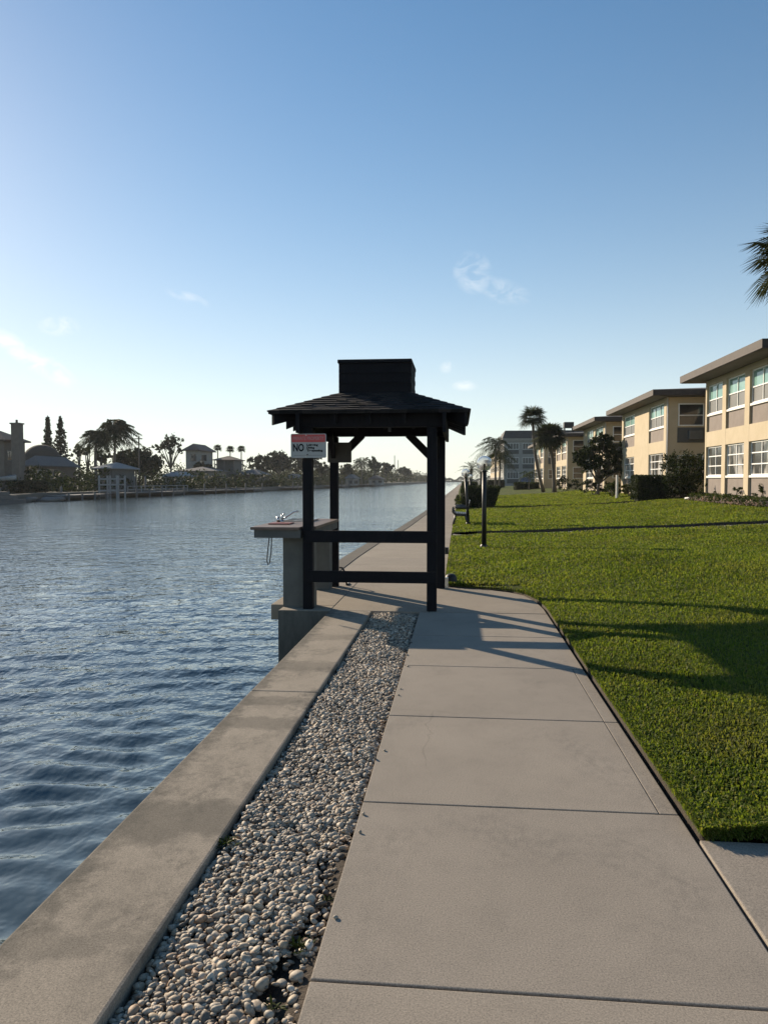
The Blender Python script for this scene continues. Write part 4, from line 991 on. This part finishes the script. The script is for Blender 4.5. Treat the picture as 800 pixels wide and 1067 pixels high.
fan_palm('sabal_palm', 'sabal palm at the right frame edge with fan leaves against the sky', pb, onY(843, 272, 22), 1.85, 44, .19, .1, 'sabal palms on the lawn', lenf=.56, wd=.034, nb=24)
feather_palm('small_palm', 'small light green feather palm below the sabal crowns', base_at(551, 92), onY(551, 494, 92), 1.5, 16, .07, 0, None, (0, 0), 1.1, .9, 'leaf_mid', .34, .05, 10)
feather_palm('queen_palm', 'tall drooping queen palm left of the grey block', base_at(516, 112), onY(516, 463, 112), 3.3, 36, .17, .0, None, (-.10, 0), 1.3, 1.15, 'leaf_palm', .36, .03, 14)
feather_palm('queen_palm', 'shorter queen palm pressed against the grey block corner', base_at(520, 118), onY(521, 476, 118), 2.8, 32, .16, .0, None, (-.05, 0), 1.2, 1.1, 'leaf_palm', .36, .035, 12)
feather_palm('date_palm', 'round crowned date palm by the far end of the walk', base_at(490, 125), onY(491, 488, 125), 2.5, 34, .3, .0, None, (0, 0), 1.35, .75, 'leaf_palm', .22, .03, 10)
feather_palm('date_palm', 'lower date palm between the round one and the queen palm', base_at(501, 132), onY(501, 491, 132), 2.2, 26, .25, .0, None, (0, 0), 1.35, .75, 'leaf_palm', .22, .03, 10)
hedge('box_hedge', 'low dark hedge at the foot of the queen palm', onY(508, 500, 128).x, onY(525, 500, 128).x, 128, 130, .1, 1.5, 1500, .12)
hedge('box_hedge', 'low dark hedge left of the sabal palm trunks', onY(537, 500, 96).x, onY(561, 500, 96).x, 96, 98, .3, 1.25, 1500, .12)
shrub('shrub', 'leggy rose shrub at the left end of the flower bed', [lob(736, 512, 35.6, 5, 7), lob(742, 516, 35.2, 5, 5), lob(731, 516, 35.8, 4, 5)], 420, .05, 'leaf_mid', base=base_at(737, 35.5), hollow=.2)
shrub('shrub', 'sparse rose shrub under the middle window bay', [lob(768, 510, 32.0, 6, 5), lob(762, 515, 32.2, 4, 5)], 220, .05, 'leaf_mid', base=base_at(766, 32.1), hollow=.2)
shrub('shrub', 'sparse rose shrub under the nearest window bay', [lob(795, 510, 29.9, 6, 8), lob(787, 516, 30, 5, 5)], 260, .05, 'leaf_mid', base=base_at(792, 29.9), hollow=.2)
n_ = 2300; fx_ = nr.uniform(10.45, 11.12, n_); fy_ = nr.uniform(27.5, 36.4, n_); hgt_ = .03+.24*nr.random(n_)*(.6+.4*np.sin(fy_*5+fx_*3))
C_ = np.stack([fx_, fy_, lawn_z(fx_, fy_)+hgt_], 1)
tag(leafmesh('flower_bed', C_, .055, M['flower'], None, .5), 'pale pink and white flowers massed along the nearest block', 'flowers', kind='stuff')
n_ = 2600; fx_ = nr.uniform(10.4, 11.12, n_); fy_ = nr.uniform(27.5, 36.5, n_)
tag(leafmesh('ground_cover', np.stack([fx_, fy_, lawn_z(fx_, fy_)+  .34*nr.random(n_)], 1), .06, M['leaf_mid'], None, .4), 'green leaves and stems filling the flower bed', 'ground cover', kind='stuff')
pa, pb_ = onY(713, 519, 37.6), onY(735, 513.5, 37.2)
tag(MB().tube([(pa.x, 37.6, lz(pa.x, 37.6)+.05), ((pa.x+pb_.x)/2, 37.4, lz(11, 37.4)+.10), (pb_.x, 37.2, lz(pb_.x, 37.2)+.25)], .06, 10).build('drain_pipe', M['sill'], None, True), 'pale drain pipe lying on the turf at the nearest block corner', 'pipe')

# ------------------------------------------------------------------ far bank
BK = [(-47.5, -40), (-47.5, 75), (-49.3, 91), (-48.06, 107), (-46.06, 129), (-43.05, 163), (-38.1, 247), (-23.3, 568), (-12, 930)]
def bankx(y): return float(np.interp(y, [q[1] for q in BK], [q[0] for q in BK]))
bv = MB(); n_ = len(BK)
far = [(q[0], q[1]) for q in BK]
bv.prism([(-900, -40)]+[] + [far[0]]+far[1:]+[(-900, 930)], -2, -.1)
structure(bv.build('far_bank', M['bank']))
fsv = MB().box(-900, 900, 932, 960, -2, .3); structure(fsv.build('far_shore', M['bank']))
fwl = MB()
for i in range(1, n_-1):
    (xa, ya), (xb, yb) = BK[i], BK[i+1]; fwl.prism([(xa-.5, ya), (xa+.06, ya), (xb+.06, yb), (xb-.5, yb)], -2, .02)
tag(fwl.build('seawall', M['wall_wet']), 'dark weathered seawall along the opposite bank', 'seawall')
def hx(px, Y): return onY(px, 500, Y).x
def hz(py, Y): return onY(100, py, Y).z
def house(label, px0, px1, Y0, Y1, eave, ridge, wall, roof, wins=(), chim=None, over=.6, z0=-.1, winx=(), hip=True, door=None):
    x0 = hx(px0, Y0); x1 = max(hx(px1, Y1), x0+2.5); ze, zr = hz(eave, Y0), hz(ridge, (Y0+Y1)/2)
    t = thing('house', label, 'house', ((x0+x1)/2, (Y0+Y1)/2, z0))
    MB().box(x0, x1, Y0, Y1, z0-.3, ze).build('wall', M[wall], t)
    o = over; r = MB(); a0, a1, c0, c1 = x0-o, x1+o, Y0-o, Y1+o; W, D = a1-a0, c1-c0
    if W >= D: r0, r1 = (a0+(D/2 if hip else .0), (c0+c1)/2), (a1-(D/2 if hip else .0), (c0+c1)/2)
    else: r0, r1 = ((a0+a1)/2, c0+(W/2 if hip else .0)), ((a0+a1)/2, c1-(W/2 if hip else .0))
    V = [(a0, c0, ze+.18), (a1, c0, ze+.18), (a1, c1, ze+.18), (a0, c1, ze+.18), (*r0, zr), (*r1, zr)]
    V += [(a0, c0, ze), (a1, c0, ze), (a1, c1, ze), (a0, c1, ze)]
    if W >= D: F_ = [(0, 1, 5, 4), (1, 2, 5), (2, 3, 4, 5), (3, 0, 4)]
    else: F_ = [(0, 1, 4), (1, 2, 5, 4), (2, 3, 5), (3, 0, 4, 5)]
    r.add(V, F_+[(6, 7, 1, 0), (7, 8, 2, 1), (8, 9, 3, 2), (9, 6, 0, 3), (9, 8, 7, 6)])
    rr = r.build('roof', M[roof], t)
    if chim:
        ca, cb, ct_ = hx(chim[0], Y0), hx(chim[1], Y0), hz(chim[2], Y0)
        ch = MB().box(ca, cb, Y0-.5, Y0+.6, z0-.2, ct_).build('chimney', M[wall], rr); MB().box(ca-.12, cb+.12, Y0-.62, Y0+.72, ct_+.002, ct_+.18).tube([((ca+cb)/2, Y0, ct_+.18), ((ca+cb)/2, Y0, ct_+.6)], .15, 8).build('chimney_cap', M[wall], ch)
    for pa_, pb2, yt, yb_ in wins:
        xa, xb, z1, zz0 = hx(pa_, Y0), hx(pb2, Y0), hz(yt, Y0), hz(yb_, Y0)
        window(t, (xa, Y0, zz0), (1, 0, 0), (0, -1, 0), xb-xa, z1-zz0, 2, 1, ['glass_dark'], None, .003, False, .08, 'housewall')
    for ya, yb_, za, zb in winx:
        window(t, (x1, ya, za), (0, 1, 0), (1, 0, 0), yb_-ya, zb-za, 2, 1, ['glass_dark'], None, .003, False, .08, 'housewall')
    if door:
        xa, xb = hx(door[0], Y0), hx(door[1], Y0); MB().box(xa, xb, Y0-.06, Y0-.003, z0, hz(door[2], Y0)).build('door', M['housepale'], t)
    return t
house('brown two storey house with square chimney at the left frame edge', -70, 27, 98, 103, 459, 447, 'housebrown', 'tilebrown', [(-12, -4, 463, 474)], (15, 23, 441.5), winx=((98.6, 99.8, 4.2, 5.6), (98.6, 99.8, .8, 2.3)))
house('low grey house with long tiled roof and pale garage door', 25, 75, 116, 128, 486, 475.5, 'housebrown', 'tile', [(31, 38, 489, 495), (56, 62, 489, 496)], None, door=(39, 47, 489.5))
# thatched dome roof hut behind it
Yt = 136; c0 = onY(44, 480, Yt); th = thing('thatched_hut', 'round topped dark thatched roof rising behind the low grey house', 'hut', (c0.x, Yt, 0))
Rt = 20*Yt/FPX; zt, zb = hz(463, Yt), hz(481, Yt)
MB().lathe([(Rt*math.cos(q), zb+(zt-zb)*math.sin(q)) for q in [i*PI/2/9 for i in range(10)]], c0.x, Yt, 28).build('roof', M['thatch'], th, True)
for i in range(6): MB().tube([(c0.x+Rt*.85*math.cos(i*PI/3), Yt+Rt*.85*math.sin(i*PI/3), -.2), (c0.x+Rt*.85*math.cos(i*PI/3), Yt+Rt*.85*math.sin(i*PI/3), zb+.05)], .14, 8).build('post', M['bark'], th, True)
def pavilion(name, label, px0, px1, Y0, Y1, eave, ridge, roof, cat, z0=-.1, walls=None):
    x0 = hx(px0, Y0); x1 = max(hx(px1, Y1), x0+2.5); ze, zr = hz(eave, Y0), hz(ridge, Y0); t = thing(name, label, cat, ((x0+x1)/2, (Y0+Y1)/2, z0))
    for x in (x0+.15, (x0+x1)/2, x1-.15):
        for y in (Y0+.15, Y1-.15): MB().box(x-.09, x+.09, y-.09, y+.09, z0-1.2, ze).build('post', M['dock'], t)
    cx, cy = (x0+x1)/2, (Y0+Y1)/2; h = min((x1-x0), (Y1-Y0))/2*.9
    rx = max(.05, (x1-x0)/2-h); r = MB(); o = .4
    r.add([(x0-o, Y0-o, ze), (x1+o, Y0-o, ze), (x1+o, Y1+o, ze), (x0-o, Y1+o, ze), (x0-o, Y0-o, ze+.15), (x1+o, Y0-o, ze+.15), (x1+o, Y1+o, ze+.15), (x0-o, Y1+o, ze+.15), (cx-rx, cy, zr), (cx+rx, cy, zr)],
          [(3,2,1,0),(0,1,5,4),(1,2,6,5),(2,3,7,6),(3,0,4,7),(4,5,9,8),(5,6,9),(6,7,8,9),(7,4,8)])
    r.build('roof', M[roof], t)
    if walls: MB().box(x0+.3, x1-.3, Y0+1.2, Y1-.3, z0-.2, ze-.02).build('screen_wall', M[walls], t)
    return t
pavilion('pavilion', 'dark open waterfront pavilion with pale hipped roof beneath the coconut palms', 99, 138, 114, 124, 488.5, 481, 'paleroof', 'pavilion', walls='greypanel')
house('pale two storey house with shallow hip roof beside the three fan palms', 194, 222, 185, 197, 470, 463.5, 'housepale', 'tilebrown', [(199, 205, 473, 481), (210, 216, 474, 481)], winx=((187, 190, 5.2, 6.8),), over=.8)
pavilion('covered_terrace', 'raised open terrace roof joined to the right of the pale two storey house', 223, 254, 184, 192, 480, 475, 'tilebrown', 'terrace', walls='greypanel')
house('low grey house with wide eave below the pale two storey house', 186, 236, 172, 181, 491.5, 486.5, 'housewall', 'tile', [(192, 200, 495, 503), (206, 214, 495, 503), (222, 230, 495, 503)])
house('small pale gabled boathouse by the dock in front of the rounded tree', 172, 191, 150, 160, 497, 491.5, 'housepale', 'paleroof', [(176, 184, 500, 508)])
pavilion('boathouse', 'dark screened boathouse with pale sloping roof beside the big spreading tree', 248, 281, 186, 196, 495, 488.5, 'tile', 'boathouse', walls='greypanel')
house('low grey house partly behind the front left gazebo post', 298, 316, 222, 234, 499, 494, 'housewall', 'tile', [(301, 305, 501, 506), (309, 313, 501, 506)])
house('low pale house on the far bank right of the rear gazebo post', 360, 374, 262, 276, 499, 494.5, 'housepale', 'tile', [(363, 367, 500.5, 504), (369, 373, 500.5, 504)])
house('far pale house left of the radio masts on the bank', 384, 400, 300, 314, 499.5, 495.5, 'housepale', 'tilebrown', [(387, 391, 500.5, 503), (394, 398, 500.5, 503)])

# docks, lifts and pilings
def dock(label, Y0, Y1, wd, zt, npile, ptop, mat='dock', rail=False):
    xa = bankx(Y0)+.1; xb = bankx(Y1)+.1; t = thing('dock', label, 'dock', ((xa+xb)/2, (Y0+Y1)/2, WZ), 'docks along the opposite bank')
    MB().prism([(xa, Y0), (xa+wd, Y0), (xb+wd, Y1), (xb, Y1)], zt-.14, zt).build('deck', M[mat], t)
    for i in range(npile):
        y = Y0+(Y1-Y0)*(i+.5)/npile; x = float(np.interp(y, [Y0, Y1], [xa, xb]))+wd-.02
        MB().tube([(x+.14, y, -2), (x+.14, y, zt+ptop*(1 if i % 2 == 0 else .55))], .13, 8).build('piling', M['dock'], t, True)
    if rail:
        r = MB()
        for z in (.45, .9): r.beam((xa+wd-.15, Y0, zt+z), (xb+wd-.15, Y1, zt+z), .07, .09)
        for i in range(6): y = Y0+(Y1-Y0)*i/5; x = float(np.interp(y, [Y0, Y1], [xa, xb]))+wd-.15; r.box(x-.05, x+.05, y-.05, y+.05, zt+.001, zt+.95)
        r.build('railing', M['whitepaint'], t)
    return t
dock('low dark dock with white gleams below the low grey house', 86, 99, 2.2, -.25, 4, .3)
dock('long weathered dock with white railing in front of the pavilion', 103, 122, 2.6, -.2, 5, .9, rail=True)
dock('long low dock running past the rounded grey tree', 126, 160, 2.4, -.25, 7, 1.2)
dock('dark dock in front of the screened boathouse', 178, 204, 2.5, -.2, 6, 1.4)
dock('far dock seen behind the front left gazebo post', 222, 250, 2.5, -.2, 5, 1.6)
dock('farthest dock below the pale house right of the rear post', 272, 310, 3, -.1, 5, 1.6)
Yl = 99.; xl0, xl1 = hx(103.5, Yl), hx(122, Yl); bl_ = thing('boat_lift', 'white timber boat lift frame standing at the pavilion dock', 'boat lift', ((xl0+xl1)/2, Yl, WZ))
for x in (xl0, (xl0+xl1)/2+.3, xl1):
    for y in (Yl, Yl+2.5): MB().box(x-.10, x+.10, y-.10, y+.10, -2, hz(495.5, Yl)).build('post', M['whitepaint'], bl_)
for z in (hz(499, Yl), hz(505, Yl), hz(511, Yl)):
    for y in (Yl-.12, Yl+2.62): MB().box(xl0-.1, xl1+.1, y-.02, y+.02, z-.12, z+.1).build('rail', M['whitepaint'], bl_)
for (px, Yp, yt) in ((140, 118, 496), (151.5, 122, 497), (64, 95, 508)):
    x = hx(px, Yp); lb = {140: 'tall lone mooring piling left of the rounded grey tree', 151.5: 'lone mooring piling in front of the rounded grey tree', 64: 'short mooring piling by the low dark dock'}[px]
    p_ = MB().tube([(x, Yp, -2), (x, Yp, hz(yt, Yp))], .16, 9).lathe([(.17, hz(yt, Yp)), (.15, hz(yt, Yp)+.03), (.01, hz(yt, Yp)+.22)], x, Yp, 9).build('piling', M['dock'], None, True); tag(p_, lb, 'piling', 'lone mooring pilings')
def boulder(px, py, Yq, rx, rz, label):
    c = onY(px, py, Yq); o_ = stones('boulder', np.array([[0, 0, 0.]]), np.array([1.]), M['rock'], (IV, IF), .8); o_.scale = (rx, rx*.7, rz); o_.location = (c.x, Yq, c.z); o_.rotation_euler.z = 0
    return tag(o_, label, 'boulder', 'boulders at the opposite waterline')
boulder(28, 521, 82, 1.1, .5, 'long low grey boulder at the opposite waterline, nearer the frame edge')
boulder(54, 521, 84, 1.2, .45, 'long low grey boulder at the opposite waterline, beside the low dark dock')
stp = thing('steps', 'pale concrete steps down to the water below the brown house', 'steps', (-49, 78, 0))
for i in range(5): MB().box(-56, -46.9-.5*i, 68, 79.5-.7*i, -.9+.42*i+(.001 if i else 0), -.5+.42*i).build('tread', M['dock'], stp)
hedge('box_hedge', 'dark hedge on the opposite bank beneath the chimney', hx(18, 92), hx(43, 92), 92, 93.5, .1, 1.45, 1400, .16, mat='leaf_far')
# skiff on the bank at the frame edge
bo = thing('skiff', 'white skiff bow resting on the bank at the left frame edge', 'boat', (hx(-4, 90), 90, 1.2))
hull = MB(); L5 = 4.2; prof = []
for i in range(9):
    s = i/8; wdt = .85*(1-s**3)**.6; zz = 1.15+.45*s*s
    prof.append([(hx(-16, 90)+L5*s, 90+q*wdt, zk) for q, zk in ((-1, zz+.55), (-.8, zz+.2), (0, zz), (.8, zz+.2), (1, zz+.55))])
for r_ in prof: hull.v += r_
for i in range(8):
    for j in range(4): hull.f.append((i*5+j, i*5+j+1, (i+1)*5+j+1, (i+1)*5+j))
hull.build('hull', M['boat'], bo, True)
cv = MB(); cv.v = [p for r_ in prof for p in (r_[0], (r_[2][0], 90, r_[0][2]+.16), r_[4])]
for i in range(8):
    for j in range(2): cv.f.append((i*3+j, (i+1)*3+j, (i+1)*3+j+1, i*3+j+1))
cv.build('canvas_cover', M['canvas'], bo, True)
for dx_ in (.8, 2.6): MB().box(hx(-16, 90)+dx_, hx(-16, 90)+dx_+.2, 89.3, 90.7, -.1, 1.2).build('cradle', M['dock'], bo)
yp = 128; xq = hx(145.5, yp); up_ = thing('utility_pole', 'thin utility pole with short crossarm above the rounded grey tree', 'utility pole', (xq, yp, 0))
MB().tube([(xq, yp, -.3), (xq, yp, hz(455, yp))], [.16, .11], 8).build('pole', M['bark'], up_, True); MB().box(xq-.7, xq+.7, yp-.19, yp-.12, hz(458, yp), hz(457, yp)).build('crossarm', M['bark'], up_)
for px, yt, lb in ((411, 475.5, 'taller of two thin radio masts above the far trees'), (414.6, 480, 'shorter of two thin radio masts above the far trees')):
    x = hx(px, 520); m_ = MB(); zt_ = hz(yt, 520)
    for a_ in range(3): m_.tube([(x+.55*math.cos(a_*2.094), 520+.55*math.sin(a_*2.094), -.2), (x+.12*math.cos(a_*2.094), 520+.12*math.sin(a_*2.094), zt_)], .11, 5)
    for i in range(14):
        z = zt_*i/14; q = .55-.43*i/14; m_.add([(x+q*math.cos(a_*2.094), 520+q*math.sin(a_*2.094), z) for a_ in range(3)]+[(x+q*math.cos(a_*2.094), 520+q*math.sin(a_*2.094), z+.12) for a_ in range(3)], [(0,1,4,3),(1,2,5,4),(2,0,3,5)])
    tag(m_.build('radio_mast', M['greypanel']), lb, 'mast', 'radio masts on the far bank')

# far bank trees
GB = -.1
def fbase(px, Y): return Vector((hx(px, Y), Y, GB))
def norfolk(label, px, Y, yt, yb_, rpx, tiers):
    b = fbase(px, Y); zt, zb = hz(yt, Y), hz(yb_, Y); R = rpx*Y/FPX
    t = thing('pine_tree', label, 'pine tree', b, 'tall pines behind the low grey house'); mb = MB(); mb.tube([b, (b.x, Y, zt)], [.28, .05], 8); C = []
    for i in range(tiers):
        s = i/(tiers-1); z = zb+(zt-zb)*s*.97; r = R*(1-s)**1.05*(.7+.6*rnd.random())+.15
        for j in range(9):
            a = 2*PI*j/9+i*.7+rnd.uniform(-.2, .2); rr = r*rnd.uniform(.75, 1.35); e = Vector((b.x+math.cos(a)*rr, Y+math.sin(a)*rr, z+.12*rr+rnd.uniform(-.45, .55))); mb.tube([(b.x, Y, z), e], [.06, .02], 4)
            for q in range(20): f_ = rnd.random()**.6; C.append((b.x+(e.x-b.x)*f_+rnd.gauss(0, .10), Y+(e.y-Y)*f_+rnd.gauss(0, .10), z+(e.z-z)*f_+rnd.gauss(0, .13)))
    mb.build('trunk', M['bark'], t, True); leafmesh('crown', np.array(C), .27, M['leaf_far'], t)
norfolk('narrow pointed pine, left of the pair behind the low grey house', 51, 150, 434.5, 478, 5.4, 15)
norfolk('broad dark pine, right of the pair behind the low grey house', 64, 142, 436, 484, 12.5, 13)
def ft(label, px, py, Y, rx, ry, n, leaf, seed, nl=6, mat='leaf_far', hollow=.45, sz=(.38, .6), r0=.22, spread=.62, group='trees on the opposite bank'):
    c = onY(px, py, Y); b = fbase(px, Y); tree('tree', label, b, rlobes(c, rx*Y/FPX, rx*Y/FPX*.9, ry*Y/FPX, nl, seed, spread, sz), n, leaf, mat, r0, hollow, group)
ft('small tree between the broad pine and the coconut palms', 83, 470, 150, 8, 9, 700, .32, 3, 5)
ft('thin gappy tree just left of the coconut palms', 91, 470, 140, 7, 8, 420, .3, 4, 5, hollow=.2)
ft('small dark tree behind the coconut palm trunks', 107, 476, 138, 9, 7, 800, .32, 5, 5)
ft('large rounded grey green tree behind the mooring pilings', 150, 482, 140, 20, 19, 4200, .36, 6, 9, hollow=.6)
ft('dark round tree between coconut palms and the rounded tree', 129, 478, 134, 13, 12, 1900, .33, 8, 7, hollow=.55)
ft('tall thin tree with sky showing through its open crown', 178, 464, 165, 19, 16, 1150, .34, 9, 12, hollow=.1, sz=(.20, .32), spread=.95)
ft('low dark tree in front of the pale two storey house wall', 212, 487, 183, 15, 6, 1100, .34, 10, 6)
ft('spreading dark tree behind the boathouse, left part of the clump', 271, 485, 225, 13, 13, 1700, .5, 11, 7)
ft('biggest spreading dark tree of the clump behind the boathouse', 291, 481, 240, 19, 13, 3200, .52, 12, 9)
ft('dark spreading tree right behind the white sign', 318, 483, 250, 16, 12, 2200, .55, 13, 8)
ft('small dark tree between the two left gazebo posts', 335, 489, 255, 9, 9, 1000, .5, 14, 6)
ft('bushy dark tree right of the rear left post', 362, 490, 275, 9, 8, 1000, .55, 15, 6)
ft('round dark tree right of the bushy palm through the gazebo', 390, 485, 330, 7, 9, 1000, .7, 16, 6)
ft('dark tree left of the radio masts', 402, 489, 380, 9, 7, 1000, .8, 17, 6)
ft('flat dark tree right of the radio masts', 422, 492, 480, 8, 5.5, 900, 1.0, 18, 6)
cocos = dict(group='coconut palms by the pavilion')
feather_palm('coconut_palm', 'left coconut palm of the windblown pair with thick short trunk', fbase(102, 122), onY(101, 455, 122), 3.0, 36, .30, -.3, 'coconut palms by the pavilion', (-.10, 0), 1.35, 1.0, 'leaf_palm', .48, .06, 14)
feather_palm('coconut_palm', 'right coconut palm of the windblown pair, taller with long bent fronds', fbase(117, 124), onY(119, 446, 124), 4.1, 40, .24, .3, 'coconut palms by the pavilion', (.20, 0), 1.35, 1.0, 'leaf_palm', .46, .06, 14)
for px, py, lb in ((227, 466.5, 'fan palm nearest the pale house, of three in a row'), (240, 468, 'middle fan palm of three right of the pale house'), (251.5, 467.5, 'rightmost fan palm of three right of the pale house')):
    fan_palm('fan_palm', lb, fbase(px, 205), onY(px, py+1, 205), 1.5, 30, .17, 0, 'fan palms right of the pale house', wd=.10, nb=10)
feather_palm('bushy_palm', 'bushy palm rising above the far trees through the gazebo opening', fbase(377, 280), onY(377, 482, 280), 4.6, 26, .3, 0, None, (0, 0), 1.15, .8, 'leaf_palm', .45, .06, 10)
fan_palm('fan_palm', 'short fan palm under the three tall fan palms', fbase(247, 195), onY(247, 483, 195), 1.6, 26, .15, 0, None, wd=.10, nb=10)

# undergrowth and the distant wood, each one mass
C = []
for i in range(15000):
    Yq = 84+nr.random()**1.5*240; x = bankx(Yq)-1.5-abs(nr.normal())*8-(4 if Yq < 130 else 0)
    hh_ = 1.1+1.3*math.sin(Yq*.9+2*math.sin(Yq*.23))+.9*math.sin(Yq*.37+x*.4)+.5
    C.append((x, Yq, -.1+max(.25, hh_)*nr.random()**.6))
for i in range(13000):
    Yq = 118+nr.random()**1.3*230; x = bankx(Yq)-20-nr.random()*30
    hh_ = 4.4+1.2*math.sin(Yq*.31+x*.3)+1.0*math.sin(Yq*.13+1)+.8*math.sin(Yq*.83)
    C.append((x, Yq, -.1+max(.4, hh_)*nr.random()**.7))
C = np.array(C); tag(leafmesh('undergrowth', C, .36, M['leaf'], None), 'dark tangled undergrowth along the opposite bank between houses and docks', 'undergrowth', kind='stuff')
prof = [(250, 7.5), (300, 8), (380, 9), (480, 8.5), (560, 7.5), (700, 8), (930, 8)]
C = []
for i in range(16000):
    Yq = 270+nr.random()**1.2*650; x = bankx(Yq)-3-nr.random()**1.3*60
    cell = math.sin(Yq*.11+x*.05)+math.sin(Yq*.047+1.3)+.6*math.sin(Yq*.29)
    C.append((x, Yq, np.interp(Yq, [q[0] for q in prof], [q[1] for q in prof])*(.62+.19*cell)*nr.random()**.55))
for i in range(7000):
    x = nr.uniform(-90, 60); Yq = 936+nr.random()*20; C.append((x, Yq, (3.6+1.5*math.sin(x*.21)+1.1*math.sin(x*.53+1))*nr.random()**.6+.2))
C = np.array(C); o_ = leafmesh('far_woods', C, .8, M['leaf_far'], None); tag(o_, 'distant belt of trees where the canal meets the horizon', 'woods', kind='stuff')

# ------------------------------------------------------------------ render settings
hzb = MB().box(-960, 960, -60, 985, -3.9, 24).build('haze', None)
m = bpy.data.materials.new('sea_haze'); m.use_nodes = True; nt = m.node_tree; nt.nodes.clear(); out = N(nt, 'ShaderNodeOutputMaterial')
pv = N(nt, 'ShaderNodeVolumePrincipled'); pv.inputs['Color'].default_value = (.86, .90, .93, 1); pv.inputs['Density'].default_value = .00016; pv.inputs['Anisotropy'].default_value = .2
nt.links.new(pv.outputs[0], out.inputs['Volume']); hzb.data.materials.append(m); hzb['kind'] = 'stuff'
tag(hzb, 'thin pale sea haze lying over the canal and both banks', 'haze', kind='stuff')
sc.render.engine = 'CYCLES'; sc.cycles.use_denoising = True; sc.cycles.max_bounces = 8; sc.cycles.transparent_max_bounces = 8
sc.cycles.sample_clamp_indirect = 6; sc.cycles.caustics_reflective = False; sc.cycles.caustics_refractive = False
sc.view_settings.view_transform = 'Standard'; sc.view_settings.look = 'None'; sc.view_settings.exposure = 0.667; sc.view_settings.gamma = 1
